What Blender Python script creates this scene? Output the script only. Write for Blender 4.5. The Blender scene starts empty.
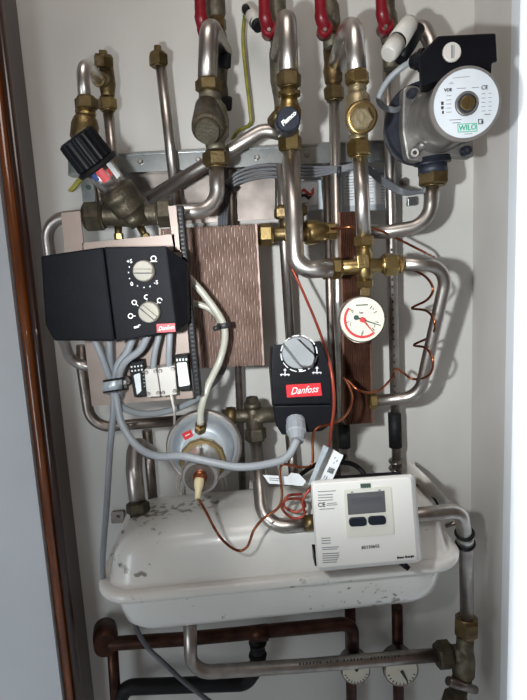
import bpy, math, random
from mathutils import Vector, Matrix
random.seed(4)
S = bpy.context.scene
COL = S.collection
PI = math.pi
R = math.radians

# ------------------------------------------------------------------ camera
D, CZ, F = 0.85, 1.45, 529.0          # wall distance, camera height, focal length in pixels
YAW, PITCH, ROLL = R(2.0), R(8.6), R(3.0)
fw = Vector((math.sin(YAW)*math.cos(PITCH), math.cos(YAW)*math.cos(PITCH), -math.sin(PITCH)))
r0 = Vector((math.cos(YAW), -math.sin(YAW), 0))
u0 = r0.cross(fw)
rt = r0*math.cos(ROLL) - u0*math.sin(ROLL)
up = u0*math.cos(ROLL) + r0*math.sin(ROLL)
CAM = Vector((0, -D, CZ))
cd = bpy.data.cameras.new('camera')
cam = bpy.data.objects.new('camera', cd); COL.objects.link(cam)
cam.matrix_world = Matrix(((rt.x, up.x, -fw.x, CAM.x), (rt.y, up.y, -fw.y, CAM.y), (rt.z, up.z, -fw.z, CAM.z), (0, 0, 0, 1)))
cd.sensor_fit = 'VERTICAL'; cd.sensor_height = 36; cd.lens = 36*F/700; cd.clip_start = .01
S.camera = cam

# ------------------------------------------------------------------ world and lights
def srgb(c):
    if isinstance(c, str): c = [int(c[i:i+2], 16)/255 for i in (0, 2, 4)]
    return [x/12.92 if x <= .04045 else ((x+.055)/1.055)**2.4 for x in c] + [1]
w = bpy.data.worlds.new('world'); S.world = w; w.use_nodes = True
nt = w.node_tree; nt.nodes.clear()
wo = nt.nodes.new('ShaderNodeOutputWorld'); bg = nt.nodes.new('ShaderNodeBackground')
tc = nt.nodes.new('ShaderNodeTexCoord'); ns = nt.nodes.new('ShaderNodeTexNoise'); cr = nt.nodes.new('ShaderNodeValToRGB')
ns.inputs['Scale'].default_value = 1.6; ns.inputs['Detail'].default_value = 2
cr.color_ramp.elements[0].position = .38; cr.color_ramp.elements[0].color = srgb('7a675f')
cr.color_ramp.elements[1].position = .62; cr.color_ramp.elements[1].color = srgb('b8a398')
nt.links.new(tc.outputs['Generated'], ns.inputs['Vector']); nt.links.new(ns.outputs['Fac'], cr.inputs['Fac'])
nt.links.new(cr.outputs['Color'], bg.inputs['Color']); nt.links.new(bg.outputs['Background'], wo.inputs['Surface'])
bg.inputs['Strength'].default_value = .27

def light(name, kind, loc, target, power, col, size):
    l = bpy.data.lights.new(name, kind); l.energy = power; l.color = col
    o = bpy.data.objects.new(name, l); COL.objects.link(o); o.location = loc
    if kind == 'AREA':
        l.shape = 'RECTANGLE'; l.size, l.size_y = size
    else: l.shadow_soft_size = size
    o.rotation_euler = (Vector(target)-Vector(loc)).to_track_quat('-Z', 'Y').to_euler()
    return o
kl = light('torch', 'SPOT', (-.085, -.75, 1.455), (.21, 0, 1.46), 21, (.95, .985, 1), .011)
kl.data.spot_size = R(86); kl.data.spot_blend = 1
sn = light('sun', 'SUN', (0, 0, 3), (.3, 1, 2.85), 4.2, (.93, .97, 1), .01); sn.data.angle = R(1)
light('ceiling_lamp', 'AREA', (-.1, -.75, 2.5), (0, -.1, 1.5), 4.3, (1, .92, .87), (.5, .5))
light('daylight_fill', 'AREA', (-.95, -1.2, .95), (-.55, 0, .85), 5.0, (.84, .93, 1), (.4, .8))  # added cool area lamp brightening the left door; no window is built
S.view_settings.view_transform = 'Standard'; S.view_settings.look = 'None'
S.view_settings.gamma = 1; S.view_settings.use_curve_mapping = False
S.view_settings.exposure = 0.0

# ------------------------------------------------------------------ placing helpers: a photo direction meets a plane h metres off the back wall
def ray(px, py): return fw + rt*((px-263.5)/F) - up*((py-350)/F)
def P(px, py, h):
    d = ray(px, py); return CAM + d*((D-h)/d.y)
def mpp(px, py, h): return (D-h)/ray(px, py).y/F
def V(p): return p if isinstance(p, Vector) else P(*p)

# ------------------------------------------------------------------ materials
MATS = {}
def mat(name, c1, c2=None, metal=0, rough=.5, scale=40, bump=0, bscale=None, spec=.5, coat=0, lo=.35, hi=.65, stretch=None, trans=0, alpha=None):
    m = bpy.data.materials.new(name); m.use_nodes = True
    n = m.node_tree; b = n.nodes['Principled BSDF']
    b.inputs['Metallic'].default_value = metal; b.inputs['Roughness'].default_value = rough
    b.inputs['Specular IOR Level'].default_value = spec; b.inputs['Coat Weight'].default_value = coat
    b.inputs['Transmission Weight'].default_value = trans
    t = n.nodes.new('ShaderNodeTexCoord'); mp = n.nodes.new('ShaderNodeMapping')
    n.links.new(t.outputs['Object'], mp.inputs['Vector'])
    if stretch: mp.inputs['Scale'].default_value = stretch
    x = n.nodes.new('ShaderNodeTexNoise'); x.inputs['Scale'].default_value = scale; x.inputs['Detail'].default_value = 5
    n.links.new(mp.outputs['Vector'], x.inputs['Vector'])
    r = n.nodes.new('ShaderNodeValToRGB')
    r.color_ramp.elements[0].position = lo; r.color_ramp.elements[1].position = hi
    r.color_ramp.elements[0].color = srgb(c1); r.color_ramp.elements[1].color = srgb(c2 or c1)
    n.links.new(x.outputs['Fac'], r.inputs['Fac']); n.links.new(r.outputs['Color'], b.inputs['Base Color'])
    if metal:
        q = n.nodes.new('ShaderNodeMapRange'); q.inputs['To Min'].default_value = max(.05, rough-.1); q.inputs['To Max'].default_value = rough+.12
        n.links.new(x.outputs['Fac'], q.inputs['Value']); n.links.new(q.outputs['Result'], b.inputs['Roughness'])
    if bump:
        y = n.nodes.new('ShaderNodeTexNoise'); y.inputs['Scale'].default_value = bscale or scale*4; y.inputs['Detail'].default_value = 3
        n.links.new(mp.outputs['Vector'], y.inputs['Vector'])
        bu = n.nodes.new('ShaderNodeBump'); bu.inputs['Strength'].default_value = bump; bu.inputs['Distance'].default_value = .002
        n.links.new(y.outputs['Fac'], bu.inputs['Height']); n.links.new(bu.outputs['Normal'], b.inputs['Normal'])
    MATS[name] = m; return m
M = MATS
mat('wall', 'c6c5c0', 'cdccc7', rough=.55, scale=6, bump=.05, bscale=300)
mat('wall_side', 'c6c3be', 'cdcac6', rough=.6, scale=6)
mat('panel', 'cdd3d8', 'd6dce2', rough=.5, scale=4)
mat('panel_white', 'dfe5ea', 'e6ebf0', rough=.5, scale=4)
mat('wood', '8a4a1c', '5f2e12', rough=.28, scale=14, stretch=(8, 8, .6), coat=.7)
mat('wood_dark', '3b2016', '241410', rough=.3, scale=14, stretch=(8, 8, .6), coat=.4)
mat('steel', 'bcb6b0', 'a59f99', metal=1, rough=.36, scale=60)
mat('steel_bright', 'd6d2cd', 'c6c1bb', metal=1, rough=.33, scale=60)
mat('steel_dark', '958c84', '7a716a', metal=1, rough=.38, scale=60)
mat('galv', 'b9bcbb', '8f9494', metal=1, rough=.32, scale=35)
mat('galv_plate', '9a918b', '7c746f', metal=.8, rough=.5, scale=25)
mat('beige', '8f8078', '9c8c82', metal=.2, rough=.45, scale=14)
mat('brass', 'b09a6a', '947f53', metal=1, rough=.34, scale=90, bump=.1)
mat('brass_old', '857350', '66573c', metal=.9, rough=.42, scale=70, bump=.25)
mat('gunmetal', '635c4e', '4b463b', metal=.75, rough=.5, scale=90, bump=.35)
mat('gunmetal_light', '7d7868', '655f50', metal=.7, rough=.5, scale=90, bump=.35)
mat('copper', 'c07a55', '8a4a30', metal=1, rough=.3, scale=60)
mat('copper_dark', '52352a', '33211b', metal=.8, rough=.45, scale=40, bump=.2)
mat('hx', 'a9948a', '937d73', metal=.45, rough=.55, scale=50)
mat('hx_dark', '8a6656', '654638', metal=.8, rough=.5, scale=50)
mat('red', '7f1522', '6c0f1a', rough=.35, scale=30)
mat('red_label', 'cf2a33', rough=.4)
mat('red_wire', 'b04a38', '94402f', metal=.4, rough=.4, scale=40)
mat('black', '0c0d12', '111217', spec=.18, rough=.45, scale=40, bump=.08)
mat('black_soft', '151619', '0e0f11', spec=.3, rough=.6, scale=60, bump=.3)
mat('navy', '161d2b', '101622', rough=.45, scale=60)
mat('ctrl', '0d0e13', '111218', spec=.14, rough=.6, scale=60, bump=.1)
mat('dial', '8d897c', '7c786c', rough=.5, scale=40)
mat('dial_grey', '7d8183', '888c8e', rough=.45, scale=40)
mat('white_mark', 'd8dad8', rough=.5)
mat('cable', '8d9296', '858a8f', rough=.45, scale=30)
mat('cable_dark', '686b70', '5a5d62', rough=.45, scale=30)
mat('cable_white', 'd6d0c6', rough=.5)
mat('clear_tube', 'b9b9ac', 'a9a99c', rough=.3, scale=40)
mat('green_wire', '6d6f2c', '9a943a', rough=.5, scale=60)
mat('white_plastic', 'c8c5be', 'c1beb7', rough=.4, scale=20)
mat('cream', 'd6c9a4', 'c9bb92', rough=.5, scale=30)
mat('paper', 'dfe3e6', 'd4d9dc', rough=.6, scale=30)
mat('foil', 'c8d2d8', 'b2bcc4', metal=.55, rough=.4, scale=50)
mat('ink', '2a2b2f', rough=.6)
mat('ink_grey', '7b7f84', rough=.6)
mat('logo_red', 'b0403a', rough=.5)
mat('pump_paint', '8b8783', '7c7874', metal=.5, rough=.45, scale=60, bump=.1)
mat('pump_cast', '8f8d8a', '73716e', metal=.7, rough=.45, scale=60, bump=.2)
mat('dark_cast', '272c38', '1a1d26', rough=.5, scale=50, bump=.2)
mat('pump_label', 'cdd3d8', 'c3cad0', rough=.4, scale=30)
mat('wilo', '2fa884', rough=.5)
mat('gauge_face', 'ded9c6', 'd8d4c4', rough=.4, scale=20)
mat('gauge_red', 'c63a40', rough=.5)
mat('gauge_green', '2c4a44', rough=.5)
mat('meter', 'e0dfda', 'dbdad5', rough=.42, scale=10)
mat('meter_inset', 'd3d2c8', 'cfcec4', rough=.45, scale=10)
mat('lcd', '5d5d60', '555558', rough=.25, scale=30)
mat('lcd_seg', '484b53', rough=.4)
mat('green_win', '40554c', rough=.4)
mat('brass_dull', 'a29577', '8b7e62', metal=.8, rough=.42, scale=70, bump=.25)
mat('tie', '26272a', rough=.5)
mat('sticker_blue', '3a4f86', rough=.5)
mat('rust', '4a2a20', '2f1d18', rough=.8, scale=90, bump=.5)
mat('amber', '9a8760', '85734e', metal=.6, rough=.5, scale=40)
# enamel with brown specks of rust: stains with a shape of their own
m = mat('enamel', 'ecebe6', 'e6e5df', rough=.3, scale=12, coat=.3)
n = m.node_tree; b = n.nodes['Principled BSDF']; base = [l for l in n.links if l.to_socket == b.inputs['Base Color']][0].from_socket
tcn = n.nodes.new('ShaderNodeTexCoord')
ns1 = n.nodes.new('ShaderNodeTexNoise'); ns1.inputs['Scale'].default_value = 95; ns1.inputs['Detail'].default_value = 6
ns2 = n.nodes.new('ShaderNodeTexNoise'); ns2.inputs['Scale'].default_value = 9; ns2.inputs['Detail'].default_value = 2
n.links.new(tcn.outputs['Object'], ns1.inputs['Vector']); n.links.new(tcn.outputs['Object'], ns2.inputs['Vector'])
mu = n.nodes.new('ShaderNodeMath'); mu.operation = 'MULTIPLY'
n.links.new(ns1.outputs['Fac'], mu.inputs[0]); n.links.new(ns2.outputs['Fac'], mu.inputs[1])
rr = n.nodes.new('ShaderNodeValToRGB'); rr.color_ramp.elements[0].position = .385; rr.color_ramp.elements[1].position = .44
rr.color_ramp.elements[0].color = (0, 0, 0, 1); rr.color_ramp.elements[1].color = (.75, .75, .75, 1)
n.links.new(mu.outputs[0], rr.inputs['Fac'])
vd = n.nodes.new('ShaderNodeVectorMath'); vd.operation = 'DISTANCE'; vd.inputs[1].default_value = P(165, 522, .15)-P(275, 600, .1)
n.links.new(tcn.outputs['Object'], vd.inputs[0])
mr = n.nodes.new('ShaderNodeMapRange'); mr.inputs['From Min'].default_value = .0; mr.inputs['From Max'].default_value = .10
mr.inputs['To Min'].default_value = .18; mr.inputs['To Max'].default_value = 0
n.links.new(vd.outputs['Value'], mr.inputs['Value'])
ad = n.nodes.new('ShaderNodeMath'); ad.operation = 'ADD'
n.links.new(mu.outputs[0], ad.inputs[0]); n.links.new(mr.outputs['Result'], ad.inputs[1]); n.links.new(ad.outputs[0], rr.inputs['Fac'])
mx = n.nodes.new('ShaderNodeMixRGB'); mx.inputs['Color2'].default_value = srgb('5d5238')
n.links.new(rr.outputs['Color'], mx.inputs['Fac']); n.links.new(base, mx.inputs['Color1']); n.links.new(mx.outputs['Color'], b.inputs['Base Color'])

# ------------------------------------------------------------------ mesh builder
class MB:
    def __init__(s): s.v = []; s.f = []; s.sm = []; s.mi = []
    def ring_loft(s, rings, smooth=True, mi=0, cap0=True, cap1=True, closed=False):
        b0 = len(s.v); k = len(rings[0])
        for r in rings: s.v += [Vector(p) for p in r]
        nr = len(rings)
        for i in range(nr if closed else nr-1):
            a, c = b0+i*k, b0+((i+1) % nr)*k
            for j in range(k):
                j2 = (j+1) % k
                s.f.append((a+j, a+j2, c+j2, c+j)); s.sm.append(smooth); s.mi.append(mi)
        if not closed:
            if cap0: s.f.append(tuple(b0+j for j in reversed(range(k)))); s.sm.append(False); s.mi.append(mi)
            if cap1: s.f.append(tuple(b0+(nr-1)*k+j for j in range(k))); s.sm.append(False); s.mi.append(mi)
        return s
    def lathe(s, a, bvec, prof, seg=24, phase=0, smooth=True, mi=0):
        """prof: (t 0..1 along a->b, radius m)"""
        ax = bvec-a; z = ax.normalized()
        x = Vector((0, -1, 0)) if abs(z.y) < .9 else Vector((1, 0, 0))
        x = (x - z*x.dot(z)).normalized(); y = z.cross(x)
        rings = []
        for t, r in prof:
            r = max(r, 1e-5); c = a+ax*t
            rings.append([c + (x*math.cos(phase+2*PI*j/seg) + y*math.sin(phase+2*PI*j/seg))*r for j in range(seg)])
        if smooth:      # sharp profile corners are doubled so shading stays crisp
            out = [rings[0]]
            for i in range(1, len(rings)-1):
                p0, p1, p2 = prof[i-1], prof[i], prof[i+1]; L = ax.length
                d1 = Vector(((p1[0]-p0[0])*L, p1[1]-p0[1])); d2 = Vector(((p2[0]-p1[0])*L, p2[1]-p1[1]))
                out.append(rings[i])
                if d1.length > 0 and d2.length > 0 and d1.angle(d2) > .6: out.append([Vector(q) for q in rings[i]])
            out.append(rings[-1]); rings = out
        return s.ring_loft(rings, smooth, mi)
    def tube(s, pts, r, seg=14, mi=0, closed=False):
        n_ = len(pts); rings = []; nrm = None
        for i in range(n_):
            if closed: t = (pts[(i+1) % n_]-pts[i-1]).normalized()
            else: t = (pts[min(i+1, n_-1)]-pts[max(i-1, 0)]).normalized()
            if nrm is None:
                nrm = Vector((0, -1, 0)) if abs(t.y) < .9 else Vector((1, 0, 0))
            nrm = (nrm - t*nrm.dot(t)).normalized(); bn = t.cross(nrm)
            rr_ = r[i] if isinstance(r, list) else r
            rings.append([pts[i] + (nrm*math.cos(2*PI*j/seg)+bn*math.sin(2*PI*j/seg))*rr_ for j in range(seg)])
        return s.ring_loft(rings, True, mi, closed=closed)
    def prism(s, outline, n_, depth, ch=0, mi=0, smooth=False):
        """outline: world points of the front face, seen counter-clockwise; n_: direction the body extends to (back)"""
        c = sum(outline, Vector())/len(outline); k = len(outline)
        def inset(d):
            if d == 0: return [Vector(p) for p in outline]
            res = []
            for i in range(k):
                p, a, b_ = outline[i], outline[i-1], outline[(i+1) % k]
                e1 = (p-a).normalized(); e2 = (b_-p).normalized()
                n1 = n_.cross(e1).normalized(); n2 = n_.cross(e2).normalized()
                if n1.dot(c-(p+a)/2) < 0 and n2.dot(c-(p+b_)/2) < 0: n1, n2 = -n1, -n2
                q = n1+n2; q = q/max(.3, q.dot(n1)) if q.length > 1e-6 else n1
                res.append(p+q*d)
            return res
        if ch: rings = [inset(ch), inset(ch*.3), inset(0), inset(0), inset(ch)]; off = [0, ch*.3, ch, depth-ch, depth]
        else: rings = [inset(0), inset(0)]; off = [0, depth]
        rings = [[p+n_*o for p in r] for r, o in zip(rings, off)]
        return s.ring_loft(rings, smooth, mi)
    def box(s, c, x, y, z, mi=0):
        """c centre, x y z half-axis vectors"""
        b0 = len(s.v)
        for sx in (-1, 1):
            for sy in (-1, 1):
                for sz in (-1, 1): s.v.append(c+x*sx+y*sy+z*sz)
        for f in ((0, 1, 3, 2), (4, 6, 7, 5), (0, 4, 5, 1), (2, 3, 7, 6), (0, 2, 6, 4), (1, 5, 7, 3)):
            s.f.append(tuple(b0+i for i in f)); s.sm.append(False); s.mi.append(mi)
        return s

WL = {}
def wloc(o): return WL.get(o.name, Vector())
def link(name, mb, mats, parent=None, origin=None):
    mats = mats if isinstance(mats, (list, tuple)) else [mats]
    if origin is None: origin = wloc(parent) if parent else sum(mb.v, Vector())/len(mb.v)
    me = bpy.data.meshes.new(name)
    me.from_pydata([tuple(v-origin) for v in mb.v], [], mb.f)
    for x in mats: me.materials.append(M[x])
    me.polygons.foreach_set('use_smooth', mb.sm); me.polygons.foreach_set('material_index', mb.mi)
    import bmesh
    bm = bmesh.new(); bm.from_mesh(me); bmesh.ops.recalc_face_normals(bm, faces=bm.faces); bm.to_mesh(me); bm.free()
    me.update()
    o = bpy.data.objects.new(name, me); COL.objects.link(o)
    o.location = origin - (wloc(parent) if parent else Vector()); o.parent = parent
    WL[o.name] = origin
    return o
def tag(o, label, cat, group=None):
    o['label'] = label; o['category'] = cat
    if group: o['group'] = group
    return o
def thing(name, label, cat, p, group=None):
    o = bpy.data.objects.new(name, None); COL.objects.link(o); o.empty_display_size = .02
    o.location = V(p); WL[o.name] = V(p).copy(); return tag(o, label, cat, group)
def struct(name, mb, m_):
    o = link(name, mb, m_); o['kind'] = 'structure'; return o

BACK = Vector((0, 1, 0))
def fillet(pts, rad):
    pts = [V(p) for p in pts]; out = [pts[0]]
    for i in range(1, len(pts)-1):
        p = pts[i]; a = (pts[i-1]-p); c = (pts[i+1]-p); la, lc = a.length, c.length; a.normalize(); c.normalize()
        th = PI - a.angle(c)
        if th < .02: out.append(p); continue
        d = min(rad*math.tan(th/2), la*.49, lc*.49)
        q0, q1 = p+a*d, p+c*d; k = 4/3*math.tan(th/4)/math.tan(th/2)
        c0, c1 = q0-a*d*k, q1-c*d*k; st = max(4, int(th/.13))
        for j in range(st+1):
            t = j/st; out.append(q0*(1-t)**3 + c0*3*t*(1-t)**2 + c1*3*t*t*(1-t) + q1*t**3)
    out.append(pts[-1]); return out
def spline(pts, st=7):
    pts = [V(p) for p in pts]; q = [pts[0]*2-pts[1]] + pts + [pts[-1]*2-pts[-2]]; out = []
    for i in range(1, len(q)-2):
        for j in range(st):
            t = j/st; a, b_, c, d = q[i-1], q[i], q[i+1], q[i+2]
            out.append(.5*((2*b_)+(c-a)*t+(2*a-5*b_+4*c-d)*t*t+(3*b_-a-3*c+d)*t**3))
    out.append(pts[-1]); return out
def dia(p, px):
    if isinstance(p, Vector): return px
    return mpp(*p)*px
def pipe(name, pts, dpx, m_, label=None, cat=None, group=None, rad=.03, parent=None, seg=16):
    r = dia(pts[0], dpx)/2
    o = link(name, MB().tube(fillet(pts, rad), r, seg), m_, parent)
    if label: tag(o, label, cat or 'pipe', group)
    return o
def cable(name, pts, dpx, m_, label=None, cat='cable', group=None, parent=None, seg=8):
    o = link(name, MB().tube(spline(pts), dia(pts[len(pts)//2], dpx)/2, seg), m_, parent)
    if label: tag(o, label, cat, group)
    return o
def rev(parent, name, p1, p2, prof, m_, seg=24, phase=0, smooth=True):
    """body of revolution from p1 to p2; prof = (t, diameter in photo pixels at p1)"""
    a, b_ = V(p1), V(p2); k = mpp(*p1) if not isinstance(p1, Vector) else 1
    return link(name, MB().lathe(a, b_, [(t, d*k/2) for t, d in prof], seg, phase, smooth), m_, parent)
def cyl(parent, name, p1, p2, d, m_, ch=.08, seg=24):
    return rev(parent, name, p1, p2, [(0, d*.9), (ch, d), (1-ch, d), (1, d*.9)], m_, seg)
def nut(parent, p1, p2, d, m_='brass', name='nut', phase=.26):
    """hexagon nut with turned shoulders"""
    a, b_ = V(p1), V(p2); k = mpp(*p1); r = d*k/2*1.04
    mb = MB().lathe(a, b_, [(0, r*.86), (.12, r), (.88, r), (1, r*.86)], 6, phase, False)
    mb.lathe(a+(a-b_)*.10, b_+(b_-a)*.10, [(0, r*.74), (.04, r*.78), (.96, r*.78), (1, r*.74)], 20)
    return link(name, mb, m_, parent)
def disc(parent, name, p, depth, prof, m_, seg=40, phase=0, smooth=True, tilt=None):
    """turned part facing the room: p is the centre of its front, depth its thickness; prof t runs back to front"""
    f_ = V(p); k = mpp(*p); ax = (tilt or Vector((0, -1, 0))).normalized()
    return link(name, MB().lathe(f_-ax*depth, f_, [(t, d*k/2) for t, d in prof], seg, phase, smooth), m_, parent)
def slab(parent, name, outline, h, depth, m_, ch=0, smooth=False):
    """flat body facing the room: outline as photo points on the plane h off the wall"""
    pts = [P(x, y, h) for x, y in outline]
    a = sum((pts[i].x*pts[(i+1) % len(pts)].z-pts[(i+1) % len(pts)].x*pts[i].z) for i in range(len(pts)))
    if a < 0: pts.reverse()
    return link(name, MB().prism(pts, BACK, depth, ch, 0, smooth), m_, parent)
def rounded(pts, rad, n_=5):
    """photo-space polygon with rounded corners"""
    out = []
    for i in range(len(pts)):
        p = Vector(pts[i]); a = Vector(pts[i-1])-p; c = Vector(pts[(i+1) % len(pts)])-p
        d = min(rad, a.length*.45, c.length*.45); a.normalize(); c.normalize()
        for j in range(n_+1):
            t = j/n_; q = (p+a*d)*(1-t)**2 + p*2*t*(1-t) + (p+c*d)*t*t; out.append((q.x, q.y))
    return out
def rect(cx, cy, w_, h_, rot=0):
    c, s_ = math.cos(R(rot)), math.sin(R(rot))
    return [(cx+x*c+y*s_, cy-x*s_+y*c) for x, y in ((-w_/2, -h_/2), (w_/2, -h_/2), (w_/2, h_/2), (-w_/2, h_/2))]
def marks(parent, name, items, h, m_, th=.0004):
    mb = MB()
    for it in items:
        pts = [P(x, y, h) for x, y in it]
        a = sum((pts[i].x*pts[(i+1) % len(pts)].z-pts[(i+1) % len(pts)].x*pts[i].z) for i in range(len(pts)))
        if a < 0: pts.reverse()
        mb.prism(pts, BACK, th)
    return link(name, mb, m_, parent)
def text(parent, name, s_, p, size, m_, rot=0, shear=0, bold=0, squeeze=1):
    cu = bpy.data.curves.new(name, 'FONT'); cu.body = s_; cu.size = size*mpp(*p); cu.align_x = 'CENTER'; cu.align_y = 'CENTER'
    cu.shear = shear; cu.offset = bold*mpp(*p); cu.extrude = .0002; cu.resolution_u = 3
    t = bpy.data.objects.new(name, cu); me = bpy.data.meshes.new_from_object(t); bpy.data.objects.remove(t)
    c, sn = math.cos(R(rot)), math.sin(R(rot)); L = P(*p)
    for v in me.vertices:
        x, y, z = v.co; x *= squeeze; v.co = (x*c-y*sn, -z, x*sn+y*c)
    me.materials.clear(); me.materials.append(M[m_])
    o = bpy.data.objects.new(name, me); COL.objects.link(o); o.parent = parent; o.location = L-wloc(parent); WL[o.name] = L
    return o

# ------------------------------------------------------------------ the setting
XL = P(60, 400, 0).x; XR = P(472, 350, 0).x; XRf = P(506.5, 350, .115).x
def bx(x0, x1, y0, y1, z0, z1):
    c = Vector(((x0+x1)/2, (y0+y1)/2, (z0+z1)/2))
    return MB().box(c, Vector(((x1-x0)/2, 0, 0)), Vector((0, (y1-y0)/2, 0)), Vector((0, 0, (z1-z0)/2)))
struct('floor', bx(-2, 2, -3, .12, -.05, 0), 'panel')
struct('wall_back', bx(XL-.02, XR+.02, 0, .02, 0, 2.5), 'wall')
struct('wall_left', bx(XL-.02, XL, -.05, 0, 0, 2.5), 'wall_side')
mbr = MB(); mbr.prism([Vector((XR, 0, 0)), Vector((XR+.02, 0, 0)), Vector((XRf+.02, -.113, 0)), Vector((XRf, -.113, 0))], Vector((0, 0, 1)), 2.5)
struct('wall_right', mbr, 'wall_side')
struct('sun_blocker', bx(-2.0, XRf-.3*(1.55-.135)-.012, -1.6, -1.55, 0, 2.6), 'wall')  # unseen slab added behind the camera so sun reaches only the right panel
struct('trim_2', bx(XRf, 1.3, -.135, -.113, 0, 2.5), 'panel_white')
# glossy brown moulding on the left: two half rounds side by side
xa, xb, xc = P(49, 400, .05).x, P(38.5, 400, .055).x, P(27, 400, .06).x
mb = MB()
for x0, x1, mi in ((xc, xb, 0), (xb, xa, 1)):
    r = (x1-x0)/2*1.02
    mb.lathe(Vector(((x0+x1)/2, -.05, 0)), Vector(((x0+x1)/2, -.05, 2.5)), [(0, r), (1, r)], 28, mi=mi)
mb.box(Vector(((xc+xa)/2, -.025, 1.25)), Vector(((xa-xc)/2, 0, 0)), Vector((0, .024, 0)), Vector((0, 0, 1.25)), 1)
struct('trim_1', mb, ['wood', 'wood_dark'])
struct('door_1', bx(-1.3, xc-.001, -.062, -.04, 0, 2.5), 'panel')
struct('baseboard_back', bx(XL, XR, -.008, -.0, 0, .06), 'wall_side')

# ------------------------------------------------------------------ galvanised rail, backing plate
t = thing('mounting_rail', 'galvanised steel rail with slots running across the cabinet behind the pipes', 'rail', (240, 160, .02))
mb = MB()
for (y0l, y0r, y1l, y1r, h, d) in ((155, 139, 157, 141, .05, .035), (157, 141, 173, 157, .048, .003), (172, 157, 174.5, 159, .052, .02)):
    pts = [P(68, y1l+1, h), P(402, y1r, h), P(402, y0r, h), P(68, y0l+1, h)]
    mb.prism(pts, BACK, d)
link('rail', mb, 'galv', t)
for bxp, byp in ((140, 161), (198, 159), (257, 157), (307, 154), (78, 163)):
    disc(t, 'bolt', (bxp, byp, .052), .005, [(0, 5.2), (.6, 5.2), (1, 3.4)], 'steel', 16)
slab(t, 'backing_plate', [(100, 175), (275, 165), (275, 219), (100, 228)], .026, .003, 'galv_plate')
slab(t, 'side_bracket', [(79, 168), (92, 168), (97, 212), (84, 213)], .05, .004, 'galv', .0006)
slab(t, 'end_plate', rounded([(69, 150), (84, 150), (86, 173), (71, 174)], 2), .054, .004, 'galv', .0006)
disc(t, 'bolt', (76, 158, .062), .01, [(0, 8), (.5, 8), (.55, 5), (1, 4)], 'steel_bright', 6, smooth=False)
o = slab(None, 'wire_end', rounded([(79, 176), (84, 178), (72, 192), (67, 191)], 2), .07, .006, 'green_wire', .001)
tag(o, 'olive green earth wire end hanging under the left end of the galvanised rail', 'wire')
t = thing('earth_sticker', 'small green earth dot on the steel side bracket', 'sticker', (88, 187, .056))
disc(t, 'dot', (88, 187, .052), .002, [(0, 5), (1, 5)], 'gauge_green', 16)

# label plates on the wall
t = thing('logo_plate', 'small white plate with red and black arrow emblem fixed below the rail', 'plate', (308, 196, .03))
slab(t, 'back_plate', [(296, 181), (321, 180), (323, 209), (297, 210)], .044, .022, 'foil')
slab(t, 'plate', rounded([(298, 183), (317, 182), (318, 205), (299, 206)], 3), .046, .003, 'paper', .0005)
marks(t, 'red_emblem', [[(300, 191), (304, 188), (310, 193), (311.5, 193), (311, 190), (314, 187), (314, 193.5), (312, 195.5), (308, 195.5), (304, 191.5), (302, 192)]], .0464, 'logo_red')
marks(t, 'black_emblem', [[(299.5, 192.5), (301.5, 191.5), (302.5, 194), (306, 193.5), (308.5, 196), (312.5, 196), (308.5, 200), (304.5, 196.5), (303, 196.8), (299.5, 199)]], .0467, 'ink')
marks(t, 'small_print', [rect(305, 203, 7, .8, 3)], .0464, 'ink_grey')
t = thing('data_plate', 'pale grey data plate with columns of fine print behind the pipes', 'plate', (367, 196, .02))
slab(t, 'plate', [(340, 171), (397, 168), (398, 209), (341, 212)], .022, .002, 'foil')
slab(t, 'sheet', [(343, 174), (394, 171), (395, 203), (344, 206)], .0226, .0008, 'paper')
it = []
for i in range(10):
    for x0, wd in ((350, 10), (371, 9), (385, 10)):
        if random.random() < .85: it.append(rect(x0+random.uniform(-1, 1), 176.5+i*2.9-(x0-350)*.05, wd*random.uniform(.5, 1), .6, 3))
marks(t, 'print', it, .023, 'ink_grey')
text(t, 'lettering', 'TH', (382, 174, .0228), 4, 'ink', bold=.1)
o = slab(None, 'wall_clip', rounded([(408, 197), (418, 196), (418, 205), (408, 206)], 2), .01, .01, 'galv', .001)
tag(o, 'small square metal clip on the white wall below the pump', 'clip')
t = thing('wall_bolt', 'hexagon bolt with washer in the white wall left of the pump outlet', 'bolt', (405, 182, .0))
disc(t, 'washer', (405, 182, .006), .006, [(0, 9), (1, 9)], 'steel', 20)
disc(t, 'head', (405, 182, .014), .008, [(0, 6), (.8, 6), (1, 4.6)], 'steel_dark', 6, smooth=False)
t = thing('wall_clip', 'small perforated metal clip screwed to wall at left above the tank', 'clip', (112, 521, .0))
slab(t, 'plate', rounded([(111, 512), (124, 511), (124, 523), (111, 524)], 2), .006, .006, 'galv_plate', .001)
disc(t, 'screw', (117, 518, .009), .003, [(0, 4), (1, 3)], 'steel_dark', 12)

# ------------------------------------------------------------------ straight background pipes
pipe('steel_pipe', [(108, 108, .075), (118, 204, .07)], 11, 'steel', 'steel pipe dropping from the brass tee at upper left behind the rail valve')
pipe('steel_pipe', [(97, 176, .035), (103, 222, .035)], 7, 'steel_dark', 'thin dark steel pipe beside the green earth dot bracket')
t = thing('capped_pipe', 'upright steel pipe ending in an old brass cap near upper left', 'pipe', (160, 60, .075))
pipe('tube', [(160, 58, .075), (177, 207, .075)], 11, 'steel', parent=t)
nut(t, (158.7, 66, .075), (158, 54, .075), 19, 'brass_old', name='cap_nut')
rev(t, 'cap_tip', (158, 55, .075), (157.4, 46, .075), [(0, 14), (.3, 13), (.35, 8), (1, 7)], 'brass_old', 8, smooth=False)
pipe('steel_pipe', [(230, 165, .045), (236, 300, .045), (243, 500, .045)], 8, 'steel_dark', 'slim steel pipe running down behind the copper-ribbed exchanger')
t = thing('steel_pipe', 'long steel pipe under the second red lever from right, beside the dark plate exchanger', 'pipe', (335, 100, .09))
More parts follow.
